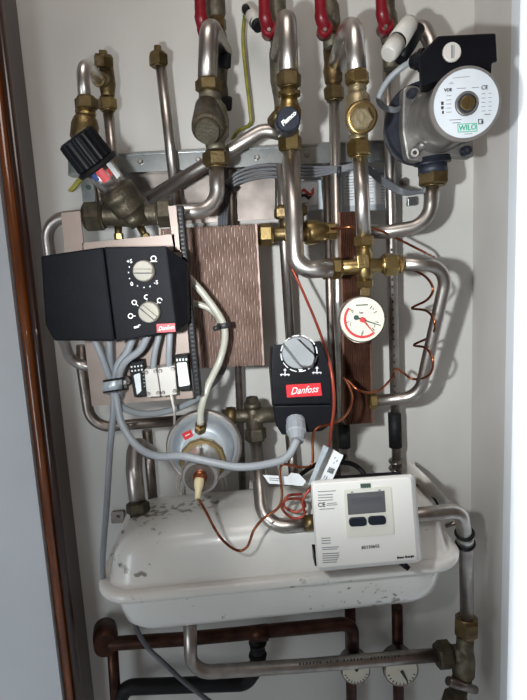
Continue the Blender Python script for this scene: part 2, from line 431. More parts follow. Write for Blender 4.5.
pipe('tube', [(334, 98, .09), (338, 300, .11), (345, 470, .06)], 11, 'steel_bright', parent=t)
rev(t, 'black_cylinder', (343.5, 423, .075), (344.5, 447, .072), [(0, 12.5), (1, 12.5)], 'black_soft')
t = thing('steel_pipe', 'long upright steel pipe under the rightmost red lever with black sleeve low down', 'pipe', (389, 60, .07))
pipe('tube', [(387, 40, .06), (390, 180, .06), (397, 475, .05)], 11, 'steel', parent=t)
rev(t, 'black_cylinder', (394.5, 413, .052), (395.5, 447, .052), [(0, 13), (1, 13)], 'black_soft')
for y_ in (459, 466):
    rev(t, 'clamp_ring', (396, y_, .05), (396.2, y_+4, .05), [(0, 13), (.5, 15.5), (1, 13)], 'steel_dark')
mbp = MB()
for i in range(22):
    y_ = 250+i*7.5+random.uniform(-1, 1); c = P(389.8+(y_-180)*.0235, y_, .06+.0085)
    mbp.box(c, Vector((.0011, 0, 0)), Vector((0, .0006, 0)), Vector((0, 0, .0018)))
link('print', mbp, 'ink', t)
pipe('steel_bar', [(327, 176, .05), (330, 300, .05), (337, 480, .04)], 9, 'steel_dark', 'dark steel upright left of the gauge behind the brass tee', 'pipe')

# ------------------------------------------------------------------ ball valves with red levers
def ball_valve(px, py, hx, label, lev=None, lower=45, scale=1.0):
    t = thing('ball_valve', label, 'valve', (px, py, .07), 'ball valves with red levers along the top')
    h = .075; s = scale; k = lambda dy: (px+dy*.055, py+dy, h)
    rev(t, 'body', k(-70), k(lower), [(0, 17*s), (.25, 17*s), (.27, 20*s), (.42, 20*s), (.44, 17*s), (.52, 16*s), (.56, 20*s), (.72, 21*s), (.8, 17*s), (.86, 15*s), (.9, 17*s), (1, 17*s)], 'gunmetal_light', 20)
    nut(t, k(4), k(16), 19*s, 'brass_old')
    nut(t, k(28), k(41), 18*s, 'gunmetal')
    lx, ly = lev
    mb = MB(); a = P(lx-3, -45, .125); b_ = P(lx-1, ly-14, .122); c = P(lx+3, ly, .112)
    mb.tube(spline([a, (a+b_)/2, b_, c]), [.0075]*7+[.0075]*7+[.0085]*7+[.006], 12)
    mb.lathe(c+Vector((0, .014, 0)), c-Vector((0, .007, 0)), [(0, .0095), (.8, .0105), (1, .008)], 20)
    link('lever', mb, 'red', t)
    disc(t, 'screw', (lx+3, ly, .122), .004, [(0, 5.5), (1, 4)], 'steel_bright', 6, smooth=False)
    rev(t, 'stem', (lx+3, ly, .1), (px+2, ly-2, .075), [(0, 7), (1, 7)], 'brass_old')
    return t
ball_valve(216, 14, .07, 'ball valve with red lever, leftmost of four at the top', (202, 30), 92)
ball_valve(277, 20, .07, 'ball valve with red lever above the round blue-black knob', (266, 29), 110)
ball_valve(330, 20, .07, 'ball valve with red lever left of the tall steel U-bend', (322, 29), 30)
ball_valve(388, 14, .07, 'ball valve with red lever, rightmost of four, beside white thermostat head', (383, 26), 55, .9)
# black knobs on the leftmost
t = thing('drain_cap', 'pair of small black caps on the leftmost top valve', 'cap', (226, 60, .09))
rev(t, 'cap', (219, 60, .095), (231, 61, .095), [(0, 13), (.8, 15), (1, 12)], 'black_soft')
rev(t, 'cap', (222, 103, .095), (232, 104, .095), [(0, 12), (.8, 14), (1, 11)], 'black_soft')

# ------------------------------------------------------------------ upper-left: steel U-bend, brass tee, black thermostat
t = thing('brass_tee', 'tarnished brass tee with round plug on top at upper left', 'fitting', (107, 80, .08))
rev(t, 'body', (106, 62, .08), (108, 99, .08), [(0, 12), (.15, 14), (.3, 15), (.6, 17), (.85, 14), (1, 13)], 'brass_old')
nut(t, (104, 67, .085), (103.4, 55, .09), 20, 'brass_old')
rev(t, 'plug_tip', (103.4, 56, .09), (103, 50, .092), [(0, 11), (1, 9)], 'brass_old', 4, .78, False)
rev(t, 'side_socket', (106, 80, .08), (98, 79, .105), [(0, 15), (.9, 15), (1, 13)], 'brass_old')
nut(t, (107, 98, .08), (108, 110, .08), 18, 'brass', phase=.5)
pipe('steel_bend', [(85, 104, .15), (82.5, 60, .15), (99, 79, .10)], 13, 'steel_bright', 'small steel U-bend at the upper left corner', rad=.018)
t = thing('strainer_valve', 'olive bronze elbow valve with hexagon collar at upper left above black thermostat', 'valve', (87, 120, .15))
nut(t, (86, 98, .15), (87, 110, .15), 22, 'brass_old', phase=.4)
rev(t, 'body', (87, 108, .15), (83, 146, .15), [(0, 16), (.1, 19), (.2, 18), (.28, 23), (.45, 27), (.8, 27), (1, 18)], 'brass_old')
rev(t, 'collar', (86, 110, .15), (85.5, 116, .15), [(0, 19), (.5, 21), (1, 19)], 'brass')
# thermostat head and gunmetal body
t = thing('thermostat_valve', 'gunmetal Y-valve with ribbed black thermostat head and striped silver neck', 'valve', (128, 217, .19))
a3, b3 = (141, 222, .19), (84, 148, .225)
A, B = P(*a3), P(*b3); L_ = lambda u: A+(B-A)*u
kk = mpp(120, 200, .2)
def revw(parent, name, a, b_, prof, m_, seg=28, phase=0, smooth=True):
    return link(name, MB().lathe(a, b_, [(t_, d*kk/2) for t_, d in prof], seg, phase, smooth), m_, parent)
rev(t, 'body', (90, 216, .19), (172, 214, .19), [(0, 22), (.06, 24), (.1, 22), (.25, 20), (.5, 24), (.75, 20), (.9, 22), (1, 22)], 'gunmetal', 28)
nut(t, (86, 217, .19), (103, 216, .19), 31, 'gunmetal', phase=.1)
nut(t, (158, 213.5, .19), (172, 213, .19), 28, 'gunmetal', phase=.3)
revw(t, 'branch', L_(0), L_(.48), [(0, 24), (.35, 28), (.37, 33), (.7, 34), (.75, 36), (.93, 36), (1, 30)], 'gunmetal')
revw(t, 'neck', L_(.46), L_(.80), [(0, 28), (1, 28)], 'steel_bright')
mb = MB(); z = (B-A).normalized(); x = Vector((0, -1, 0)); x = (x-z*x.dot(z)).normalized(); y = z.cross(x)
stripes = []
def neckpatch(u0, u1, a0, a1):
    rr2 = 28*kk/2+.0004; mbx = MB(); rings = []
    for u in (u0, u1):
        c = L_(u); rings.append([c+(x*math.cos(a0+(a1-a0)*j/6)+y*math.sin(a0+(a1-a0)*j/6))*q for q, rng in ((rr2, range(7)), (rr2-.0008, range(6, -1, -1))) for j in rng])
    return mbx.ring_loft(rings, False)
link('red_stripe', neckpatch(.60, .76, -.3, .25), 'gauge_red', t)
link('red_stripe', neckpatch(.62, .7, .35, .6), 'logo_red', t)
link('blue_stripe', neckpatch(.66, .77, -.75, -.4), 'sticker_blue', t)
link('white_stripe', neckpatch(.56, .76, .65, 1.1), 'paper', t)
revw(t, 'ring', L_(.75), L_(.81), [(0, 40), (.3, 43), (.8, 43), (1, 38)], 'black_soft')
# ribbed head
mb = MB(); rings = []
for u, d in ((.80, 34), (.82, 39), (1.08, 38), (1.13, 37), (1.15, 31)):
    c = L_(u); ring = []
    for j in range(72):
        rr3 = d*kk/2*(1 if (j//2) % 2 else .955); an = 2*PI*j/72
        ring.append(c+(x*math.cos(an)+y*math.sin(an))*rr3)
    rings.append(ring)
mb.ring_loft(rings, False); link('handwheel', mb, 'black', t)
text(t, 'cast_lettering', 'DN', (127, 199, .19+.0245), 7, 'gunmetal_light', rot=12, bold=.15)
text(t, 'cast_lettering', '20', (125, 207, .19+.0255), 7, 'gunmetal_light', rot=12, bold=.15)
for (a, b_, c) in (((118, 226, .18), (119, 240, .18), 10), ((140, 226, .18), (148, 242, .18), 10)):
    q = thing('test_nipple', 'small brass nipple under the %s end of the gunmetal valve' % ('left' if c == 10 and a[0] == 118 else 'right'), 'nipple', a, 'brass nipples under the gunmetal valve')
    rev(q, 'stem', a, b_, [(0, 8), (1, 6)], 'brass_old')
    nut(q, ((a[0]+b_[0])/2, (a[1]+b_[1])/2, .18), (b_[0], b_[1], .18), 9, 'brass')
# pipes left
pipe('steel_pipe', [(88, 215, .19), (45, 219, .19), (60, 330, .15), (71, 362, .12), (96, 369, .12)], 12, 'steel', 'steel pipe curling left out of the gunmetal valve behind the black controller', rad=.035)
pipe('steel_pipe', [(82, 345, .10), (82, 368, .10), (91, 428, .10), (184, 420, .10)], 11, 'steel_dark', 'steel pipe bending under the beige plate toward the round diaphragm', rad=.03)
pipe('steel_pipe', [(240, 126, .03), (279, 133, .13), (263, 130, .13), (148, 200, .13)][1:], 14, 'steel', 'slanting steel pipe falling from the brass nut down to the gunmetal valve', rad=.035)

# ------------------------------------------------------------------ valve under leftmost lever
pipe('steel_bend', [(224, 52, .075), (209, 24, .165), (207, 86, .17)], 17, 'steel', 'short thick steel bend under the leftmost red lever', rad=.022)
t = thing('strainer_valve', 'gunmetal strainer valve with big round plug under the leftmost red lever', 'valve', (212, 120, .17))
nut(t, (208.5, 80, .17), (209, 92, .17), 26, 'brass_old', phase=.5)
rev(t, 'body', (209, 92, .17), (216, 152, .17), [(0, 20), (.08, 22), (.14, 20), (.25, 30), (.5, 34), (.75, 30), (.85, 20), (1, 19)], 'gunmetal_light')
rev(t, 'plug', (208, 108, .17), (207, 133, .222), [(0, 26), (.7, 30), (.75, 30), (.85, 29), (.87, 24), (1, 22)], 'gunmetal')
nut(t, (215.5, 152, .17), (216.5, 166, .17), 26, 'brass_old', phase=.35)
pipe('steel_pipe', [(216, 164, .17), (218, 211, .17), (166, 213, .19)], 15, 'steel_bright', 'steel pipe elbow from the strainer valve into the gunmetal valve', rad=.032)

# ------------------------------------------------------------------ central column with blue-black knob
pipe('steel_bend', [(279, 55, .085), (287, 12, .17), (289, 78, .19)], 17, 'steel', 'thick steel bend above the round blue-black knob', rad=.022)
t = thing('regulating_valve', 'brass regulating valve with round blue-black lettered knob', 'valve', (289, 115, .19))
nut(t, (288.5, 73, .19), (289, 87, .19), 24, 'brass_old', phase=.45)
rev(t, 'body', (289, 86, .19), (290, 136, .19), [(0, 17), (.1, 18), (.13, 23), (.2, 23), (.22, 16), (.35, 18), (.5, 24), (.72, 22), (.85, 15), (.9, 19), (1, 18)], 'brass')
nut(t, (289.5, 136, .19), (290.5, 151, .19), 23, 'brass', phase=.45)
mb = MB(); c = P(288.6, 118.5, .245); kq = mpp(288, 118, .245); rings = []
for yy, d in ((.030, 21), (.026, 25.5), (.006, 25.5), (.001, 23.5), (0, 21)):
    rings.append([c+Vector((math.cos(2*PI*j/60)*d*kq/2*(1 if j % 4 < 2 or yy < .002 else .96), yy+.0, math.sin(2*PI*j/60)*d*kq/2*(1 if j % 4 < 2 or yy < .002 else .96))) for j in range(60)])
mb.ring_loft(rings, False); link('knob', mb, 'navy', t)
text(t, 'lettering', 'Flamco', (288.6, 118.5, .2465), 6.2, 'white_mark', rot=38, shear=.2, bold=.25)
rev(t, 'side_port', (281, 112, .17), (274, 122, .15), [(0, 13), (1, 15)], 'brass_old')
pipe('steel_pipe', [(290.5, 150, .19), (296, 271, .20), (332, 268, .20)], 18, 'steel_bright', 'thick bright steel pipe from the blue-black knob valve down to the brass tee', rad=.035, seg=24)

# ------------------------------------------------------------------ third column: check valve
pipe('steel_bend', [(334, 74, .085), (353, 6, .16), (357, 78, .19)], 17, 'steel_bright', 'tall steel U-bend over the brass check valve', rad=.035, seg=20)
t = thing('brass_elbow', 'tarnished brass elbow with compression nut below the third red lever', 'fitting', (334, 75, .09))
rev(t, 'body', (332, 52, .09), (334, 90, .09), [(0, 17), (.3, 17), (.5, 20), (.8, 18), (.85, 13), (1, 13)], 'brass_old', 12)
nut(t, (333.5, 87, .09), (334.5, 100, .09), 20, 'brass_old', phase=.4)
t = thing('check_valve', 'brass check valve with big ringed hexagon plug facing the room', 'valve', (360, 112, .19))
nut(t, (356.5, 72, .19), (357.5, 85, .19), 24, 'brass', phase=.45)
rev(t, 'body', (357, 84, .19), (359, 142, .19), [(0, 18), (.1, 19), (.14, 17), (.22, 24), (.5, 28), (.7, 24), (.85, 16), (.88, 19), (1, 18)], 'brass_dull')
disc(t, 'plug_ring', (362.5, 117.5, .235), .02, [(0, 22), (.5, 32), (.9, 32), (1, 27)], 'brass', 32, tilt=Vector((.05, -1, -.25)))
disc(t, 'plug', (362.5, 118.5, .243), .012, [(0, 23), (.85, 23), (1, 19)], 'brass_dull', 6, smooth=False, tilt=Vector((.05, -1, -.25)))
nut(t, (358.5, 141, .19), (359.5, 156, .19), 24, 'brass', phase=.45)
pipe('steel_pipe', [(360, 154, .19), (364, 242, .19)], 15, 'steel_bright', 'upright steel pipe between the check valve and the brass tee', seg=20)
t = thing('brass_tee', 'brass cross tee with four hexagon nuts above the round pressure gauge', 'fitting', (364, 264, .19))
rev(t, 'upright', (364, 246, .19), (365, 281, .19), [(0, 15), (.2, 15), (.25, 17), (.8, 17), (.85, 15), (1, 14)], 'brass')
rev(t, 'arm', (323, 269, .19), (404, 263.5, .19), [(0, 15), (.35, 15), (.4, 16), (.6, 16), (.65, 14), (1, 14)], 'brass')
nut(t, (364, 236, .19), (364.3, 246, .19), 20, 'brass', phase=.45)
nut(t, (328, 268.5, .19), (341, 268, .19), 21, 'brass', phase=.3)
rev(t, 'ring', (323, 269, .19), (326, 269, .19), [(0, 20), (.5, 22), (1, 20)], 'brass_old')
nut(t, (383, 265, .19), (397, 264, .19), 22, 'brass', phase=.3)
rev(t, 'ring', (398, 264, .19), (403, 263.7, .19), [(0, 17), (.5, 19), (1, 16)], 'brass')
slab(t, 'square_boss', rounded([(357, 255), (369, 254), (370, 268), (358, 269)], 1.5), .205, .02, 'brass', .001)
marks(t, 'cast_mark', [rect(361, 260, 1.2, 6, 3), rect(365.5, 260, 1.2, 6, 3), rect(363, 260, 4, 1.2, 3), rect(363, 264.5, 6, 1, 3), rect(363, 257, 6, 1, 3)], .2056, 'brass_old')
nut(t, (365, 280, .19), (365.2, 287, .19), 17, 'brass', phase=.4)
# pressure gauge
t = thing('pressure_gauge', 'round white pressure gauge with red arc hanging below the brass tee', 'gauge', (364, 319, .2))
rev(t, 'stem', (365, 287, .19), (364.8, 300, .19), [(0, 11), (1, 11)], 'brass', 4, .78, False)
GH = .215; gx, gy = 362.5, 319.5
disc(t, 'case', (gx, gy, GH), .03, [(0, 38), (.2, 43), (.75, 47), (.9, 47.5), (1, 46)], 'steel_bright', 48)
disc(t, 'rim', (gx, gy, GH+.001), .004, [(0, 47), (.5, 48), (1, 45.5)], 'steel_dark', 48)
disc(t, 'dial', (gx, gy, GH+.002), .003, [(0, 44), (1, 44)], 'gauge_face', 48)
def arcpoly(cx, cy, r0_, r1_, a0, a1, n_=20):
    return [[(cx+r0_*math.cos(R(a0+(a1-a0)*i/n_)), cy-r0_*math.sin(R(a0+(a1-a0)*i/n_))), (cx+r1_*math.cos(R(a0+(a1-a0)*i/n_)), cy-r1_*math.sin(R(a0+(a1-a0)*i/n_))),
             (cx+r1_*math.cos(R(a0+(a1-a0)*(i+1)/n_)), cy-r1_*math.sin(R(a0+(a1-a0)*(i+1)/n_))), (cx+r0_*math.cos(R(a0+(a1-a0)*(i+1)/n_)), cy-r0_*math.sin(R(a0+(a1-a0)*(i+1)/n_)))] for i in range(n_)]
marks(t, 'red_arc', arcpoly(gx, gy, 16.3, 18.8, 140, 308), GH+.0026, 'gauge_red')
tk = []
for a in (140, 190, 268, 318, 350, 30, 55):
    tk += arcpoly(gx, gy, 13, 16.5, a-1.5, a+1.5, 1)
marks(t, 'tick', tk, GH+.0026, 'ink')
marks(t, 'small_print', [rect(362, 305, 12, 1.3, 3)], GH+.0026, 'gauge_green')
text(t, 'lettering', '0', (352.5, 311.5, GH+.0026), 4.5, 'ink'); text(t, 'lettering', '1', (350.5, 324.5, GH+.0026), 4.5, 'ink')
text(t, 'lettering', '2', (362.7, 332, GH+.0026), 4.5, 'ink'); text(t, 'lettering', '3', (374.5, 326, GH+.0026), 4, 'ink'); text(t, 'lettering', '4', (373, 309, GH+.0026), 4, 'ink_grey')
text(t, 'lettering', 'bar', (361.5, 312.5, GH+.0026), 3.4, 'ink')
def needle(p, q, w0, w1):
    d = Vector((q[0]-p[0], q[1]-p[1])).normalized(); nn = Vector((-d.y, d.x))
    return [(p[0]+nn.x*w0, p[1]+nn.y*w0), (q[0]+nn.x*w1, q[1]+nn.y*w1), (q[0]-nn.x*w1, q[1]-nn.y*w1), (p[0]-nn.x*w0, p[1]-nn.y*w0)]
marks(t, 'black_needle', [needle((356, 317.5), (380.5, 325.5), .9, .35)], GH+.004, 'gauge_green', .0006)
disc(t, 'needle_tail', (356.3, 317.6, GH+.0046), .001, [(0, 5), (1, 5)], 'gauge_green', 16)
marks(t, 'red_needle', [needle((362.5, 319.5), (374.5, 333.5), .8, .35)], GH+.005, 'gauge_red', .0006)
disc(t, 'hub', (363, 320, GH+.007), .004, [(0, 5.5), (1, 5)], 'gauge_red', 20)

# right loop pipe
t = thing('steel_pipe', 'steel pipe looping from the brass tee around to the dark plate exchanger', 'pipe', (404, 263, .19))
pipe('tube', [(400, 263.5, .19), (449, 266, .18), (419, 397, .13), (374, 401, .12)], 13.5, 'steel', rad=.03, parent=t, seg=20)
nut(t, (369, 401, .12), (376, 400.5, .12), 17, 'brass', phase=.3)
# ------------------------------------------------------------------ plate exchangers
def exchanger(name, label, x0, x1, ytop, ybot, h, back, n_, m_, amp, slopey):
    t = thing(name, label, 'heat exchanger', (x0, ybot, back))
    A0 = P(x0, ytop, h); A1 = P(x1, ytop-slopey, h); zt = (A0.z+A1.z)/2; zb = P((x0+x1)/2+5, ybot, h).z
    pitch = (A1.x-A0.x)/n_; mb = MB(); ns_ = 60
    for i in range(n_):
        xc_ = A0.x+pitch*(i+.5); rings = []
        for j in range(ns_*2+1):
            z_ = zb+(zt-zb)*j/(ns_*2); o_ = math.sin(j*.42+i*2.0)*pitch*amp*.45
            yf = -h
            w2 = pitch*.46
            rings.append([Vector((xc_-w2+o_, yf+.0024, z_)), Vector((xc_+o_, yf, z_)), Vector((xc_+w2+o_, yf+.0024, z_)), Vector((xc_+w2+o_*.5, -back, z_)), Vector((xc_-w2+o_*.5, -back, z_))])
        mb.ring_loft(rings, False)
    link('plates', mb, m_, t)
    core = bx(A0.x+pitch*.3, A1.x-pitch*.3, -h+.005, -back-.002, zb+.002, zt-.002)
    link('core', core, m_, t)
    e0 = bx(A0.x-.002, A0.x+.001, -h+.002, -back, zb-.001, zt+.001); link('end_plate', e0, m_, t)
    e1 = bx(A1.x-.001, A1.x+.002, -h+.002, -back, zb-.001, zt+.001); link('end_plate', e1, m_, t)
    return t
exchanger('plate_exchanger', 'large copper-coloured ribbed plate exchanger behind the black controller', 160, 255.5, 229, 368, .155, .05, 35, 'hx', .30, 5)
exchanger('plate_exchanger', 'dark brown narrow plate exchanger right of the black valve actuator', 340, 367.5, 212, 424, .115, .045, 15, 'hx_dark', .18, 1)
# stub to first exchanger + test valve group
t = thing('brass_fitting_group', 'horizontal brass fitting crossing behind the thick bright steel pipe', 'fitting', (290, 233, .12))
rev(t, 'stub', (252, 236, .12), (262, 235, .12), [(0, 12), (1, 12)], 'steel_bright')
nut(t, (259, 235, .12), (272, 234.5, .12), 22, 'brass', phase=.45)
rev(t, 'ring', (257, 235.2, .12), (260, 235, .12), [(0, 18), (.5, 20), (1, 18)], 'brass_old')
rev(t, 'body', (271, 234.5, .12), (316, 232, .12), [(0, 13), (.2, 14), (.5, 18), (.75, 17), (.8, 22), (.9, 24), (1, 22)], 'brass_old')
rev(t, 'round_body', (304, 233, .12), (328, 231, .12), [(0, 22), (.15, 25), (.5, 24), (.7, 20), (1, 16)], 'brass')
nut(t, (326, 231, .12), (336, 230.5, .12), 17, 'brass', phase=.3)
rev(t, 'riser', (287, 233, .115), (285, 205, .115), [(0, 13), (.7, 13), (.75, 16), (1, 15)], 'brass_old')
nut(t, (282, 218, .12), (281.5, 208, .12), 15, 'brass_old', phase=.3)
nut(t, (300, 215, .13), (299.5, 205, .13), 14, 'brass_old', phase=.3)
rev(t, 'side_neck', (300, 224, .13), (300, 214, .13), [(0, 9), (1, 8)], 'brass')
pipe('steel_pipe', [(281, 165, .08), (284, 240, .09), (291, 352, .07)], 10, 'steel_bright', 'steel pipe dropping behind the black valve actuator')

# ------------------------------------------------------------------ controller plate and controller
t = thing('mounting_plate', 'beige steel mounting plate behind the black controller with wiring below', 'plate', (130, 400, .2))
mb = MB(); h = .235
def sl(mb, pts, h, d):
    q = [P(x_, y_, h) for x_, y_ in pts]
    a = sum((q[i].x*q[(i+1) % len(q)].z-q[(i+1) % len(q)].x*q[i].z) for i in range(len(q)))
    if a < 0: q.reverse()
    mb.prism(q, BACK, d)
sl(mb, [(61, 213), (80, 211), (84, 250), (66, 262)], h, .003)
sl(mb, [(82, 243), (174, 234), (176, 252), (83, 260)], h, .003)
sl(mb, [(168, 206), (176, 205.5), (180, 252), (174, 252)], h, .003)
sl(mb, [(75, 258), (181, 250), (193, 398), (92, 406)], h, .003)
link('plate', mb, 'beige', t)
slab(t, 'edge_strip', [(177, 206), (182.5, 205.5), (201, 395), (194.5, 397)], .25, .018, 'black_soft', .001)
mb = MB()
for i in range(44):
    f_ = i/43; y_ = 210+f_*182; x_ = 179.5+f_*18.2
    mb.box(P(x_, y_, .2508), Vector((.0016, 0, 0)), Vector((0, .0008, 0)), Vector((0, 0, .0009)))
link('teeth', mb, 'tie', t)

t = thing('heating_controller', 'black heating controller box with two round beige dials', 'controller', (112, 295, .3))
H = .30
slab(t, 'left_cover', rounded([(40.5, 256), (102.5, 247), (103.5, 252), (114.5, 341), (54, 341), (45, 325)], 2), H, .05, 'ctrl', .0018)
mb = MB()
front = [P(x_, y_, H) for x_, y_ in ((104, 247), (166, 245.5), (177, 331.5), (116, 342))]
side = [P(186, 262, H-.022), P(188, 323, H-.022)]
bk = lambda v: Vector((v.x, -H+.05, v.z))
f0, f1, f2, f3 = front; s0, s1 = side
vv = [f0, f1, f2, f3, s0, s1, bk(f0), bk(f3), bk(s0), bk(s1), bk(f1), bk(f2)]
mb.v = vv; mb.f = [(0, 3, 2, 1), (1, 2, 5, 4), (4, 5, 9, 8), (0, 1, 4, 8, 6), (3, 7, 9, 5, 2), (0, 6, 7, 3)]
mb.sm = [False]*6; mb.mi = [0]*6
o = link('front_housing', mb, 'ctrl', t)
bev = o.modifiers.new('bevel', 'BEVEL'); bev.width = .0015; bev.segments = 2
for cx_, cy_, rot in ((143, 271, 2), (148.5, 312.5, -38)):
    dl = disc(t, 'dial', (cx_, cy_, H+.012), .011, [(0, 21.5), (.3, 22), (.85, 21), (1, 19)], 'dial', 40)
    slab(dl, 'pointer', rounded(rect(cx_, cy_, 19, 4.5, rot-2), 1), H+.015, .003, 'dial', .0008)
    marks(dl, 'slot', [rect(cx_, cy_+2.2, 18, 1, rot-2) if rot == 2 else rect(cx_-1.4, cy_+1.8, 18, 1, rot-2)], H+.0153, 'ink')
TH = H+.0004
text(t, 'lettering', '+5', (129.5, 261.5, TH), 5.5, 'white_mark', bold=.08); text(t, 'lettering', '0', (131.8, 284, TH), 5.5, 'white_mark', bold=.08); text(t, 'lettering', '-5', (156, 282.5, TH), 5.5, 'white_mark', bold=.08)
dots = [rect(129.3, 267, 1, 1.4), rect(128.6, 272.5, 1, 1.4), rect(129.5, 278.5, 1.2, 1), rect(137.5, 286, 1, 1.4), rect(144, 287.4, 1.2, 1), rect(150, 286.5, 1, 1.6)]
marks(t, 'scale_dots', dots, TH, 'white_mark')
marks(t, 'symbol', (arcpoly(153.5, 258.5, 2, 3, 0, 360, 12)) + ([rect(153.5, 261.5, 7, .9)]), TH, 'white_mark')
marks(t, 'symbol', (arcpoly(134.2, 302.5, 1.7, 2.7, 0, 360, 12) + [rect(137, 305, 3, .8, -40)]), TH, 'white_mark')
marks(t, 'symbol', (arcpoly(130.5, 316, 1.8, 2.8, 0, 360, 12) + [rect(134.5, 316, 2.4, .8)]), TH, 'white_mark')
marks(t, 'symbol', (arcpoly(159.6, 300.5, 1.8, 2.8, 0, 300, 12) + [rect(156.5, 304, 3, .8, 50)]), TH, 'white_mark')
marks(t, 'symbol', (arcpoly(146.5, 297, 1.5, 2.6, 60, 300, 10) + [rect(147, 302, .8, 2.4)]), TH, 'white_mark')
marks(t, 'symbol', ([rect(136.5, 327, 5, 2, 15), rect(139.5, 325, 2, 1)]), TH, 'white_mark')
slab(t, 'red_badge', rect(166, 328, 18.5, 8.5, -.5+3), H+.0012, .001, 'red_label')
text(t, 'badge_lettering', 'Danfoss', (166, 328, H+.0014), 5.6, 'white_mark', rot=4, shear=.45, bold=.05, squeeze=.88)

# cables under the controller
G = 'grey cables leaving the black controller'
cable('grey_cable', [(93, 336, .27), (104, 362, .268), (111, 385, .262), (114, 403, .26), (110, 450, .25), (107, 500, .24), (103, 555, .2), (103, 580, .18)], 6.5, 'cable', 'grey cable hanging straight down left of the white tank', group=G)
cable('grey_cable', [(109, 336, .262), (110, 360, .26), (114, 384, .255), (117, 400, .252), (126, 409, .25), (147, 414, .24), (175, 409, .22), (198, 398, .2), (212, 384, .17), (222, 372, .13), (228, 352, .04)], 7, 'cable', 'grey cable curving right under the beige plate to behind the ribbed exchanger', group=G)
cable('grey_cable', [(134, 335, .263), (127, 352, .264), (118, 365, .265), (115, 384, .262), (117, 402, .262), (122, 424, .268), (137, 446, .275), (157, 456, .29), (182, 456, .30), (211, 462, .305), (241, 467, .305), (272, 463, .30), (288, 456, .295), (297, 440, .285)], 8, 'cable', 'grey cable swinging across the diaphragm to the actuator gland', group=G)
cable('grey_cable', [(148, 335, .275), (140, 350, .272), (126, 361, .27), (120, 372, .268), (119, 386, .266), (120, 396, .25)], 7.5, 'cable', 'short grey cable curving left into the metal clip', group=G)
cable('grey_cable', [(159, 335, .262), (155, 352, .262), (153, 369, .258)], 6.5, 'cable', 'grey cable dropping into the left white junction cover', group=G)
cable('grey_cable', [(170, 332, .262), (169, 352, .262), (169, 368, .258)], 6.5, 'cable', 'grey cable dropping into the right white junction cover', group=G)
t = thing('cable_clip', 'rubber-lined metal clip strapping the grey cables to the beige plate', 'clip', (115, 386, .26))
def band(y0, y1, d, m_, nm, px0=105, px1=122):
    mb = MB(); a, b_, c, e = P(px0, y0+1, .286), P(px1, y0-1.5, .286), P(px1, y1-1.5, .286), P(px0, y1+1, .286)
    prof = [(-.1, .24), (-.13, .262), (-.05, .282), (.2, .289), (.5, .291), (.8, .288), (1.02, .276), (1.12, .262), (1.3, .25)]
    rings = []
    for f_, hh in prof:
        tp = P(px0+(px1-px0)*f_, y0+1-2.5*f_, hh); bt = P(px0+(px1-px0)*f_, y1+1-2.5*f_, hh); o_ = Vector((0, d, 0))
        rings.append([tp, bt, bt+o_, tp+o_])
    mb.ring_loft(rings, True); return link(nm, mb, m_, t)
band(379, 392, .002, 'black_soft', 'rubber_lining'); o = band(381, 390, -.0015, 'foil', 'strap')
disc(t, 'bolt', (124, 382.5, .268), .018, [(0, 9), (.5, 9), (.55, 6.5), (1, 5)], 'steel_bright', 6, smooth=False)

# junction blocks
def tile(parent, name, pts, h, d, m_, ch=.0012, rad=1.5): return slab(parent, name, rounded(pts, rad, 3), h, d, m_, ch)
t = thing('terminal_strip', 'black terminal strip left of the white junction covers', 'terminal strip', (138, 380, .25), 'black terminal strips')
tile(t, 'body', [(128, 363), (143, 360.5), (147.5, 396), (134, 397.5)], .256, .018, 'black_soft')
tile(t, 'label', [(133.5, 375), (140, 373), (141.5, 391), (137, 395)], .2565, .0008, 'paper', 0)
marks(t, 'contacts', [rect(131.5+i*3.3+j*.5, 367+j*4-i*.4, 1.6, 1.6) for i in range(4) for j in range(2)], .2566, 'white_mark')
marks(t, 'contacts', [rect(143.3+j*.3, 372+j*3.6, 1.6, 1.2) for j in range(5)], .2566, 'ink_grey')
t = thing('terminal_strip', 'black terminal strip with white paper label right of the junction covers', 'terminal strip', (182, 372, .25), 'black terminal strips')
tile(t, 'body', [(174, 356.5), (188, 355), (191, 390.5), (178.5, 391.5)], .256, .018, 'black_soft')
tile(t, 'label', [(176.5, 363), (186.5, 362), (190, 385), (179, 387)], .2565, .0008, 'paper', 0)
marks(t, 'contacts', [rect(177+i*3.1, 360-i*.2, 1.6, 2.4) for i in range(4)], .2566, 'white_mark')
for k_, pts in enumerate((((144, 369.5), (156.5, 368), (160.5, 396.5), (147, 397.5)), ((157.3, 368), (174.5, 365.5), (177, 394.5), (161.3, 396.5)))):
    t = thing('junction_cover', '%s white screwed junction cover below the black controller' % ('left' if k_ == 0 else 'right'), 'junction box', (pts[0][0]+6, 380, .26), 'white junction covers')
    tile(t, 'cover', pts, .262, .022, 'white_plastic')
    c = [sum(p[0] for p in pts)/4, sum(p[1] for p in pts)/4]
    for p in pts:
        disc(t, 'screw', (p[0]+(c[0]-p[0])*.28, p[1]+(c[1]-p[1])*.24, .2636), .003, [(0, 4.2), (.7, 4), (1, 2.6)], 'steel', 14)
cable('white_wire', [(171, 394, .262), (173, 404, .26), (174.5, 412, .25), (174.5, 424, .2)], 2.6, 'cable_white', 'thin white wire hanging below the right junction cover', 'wire')

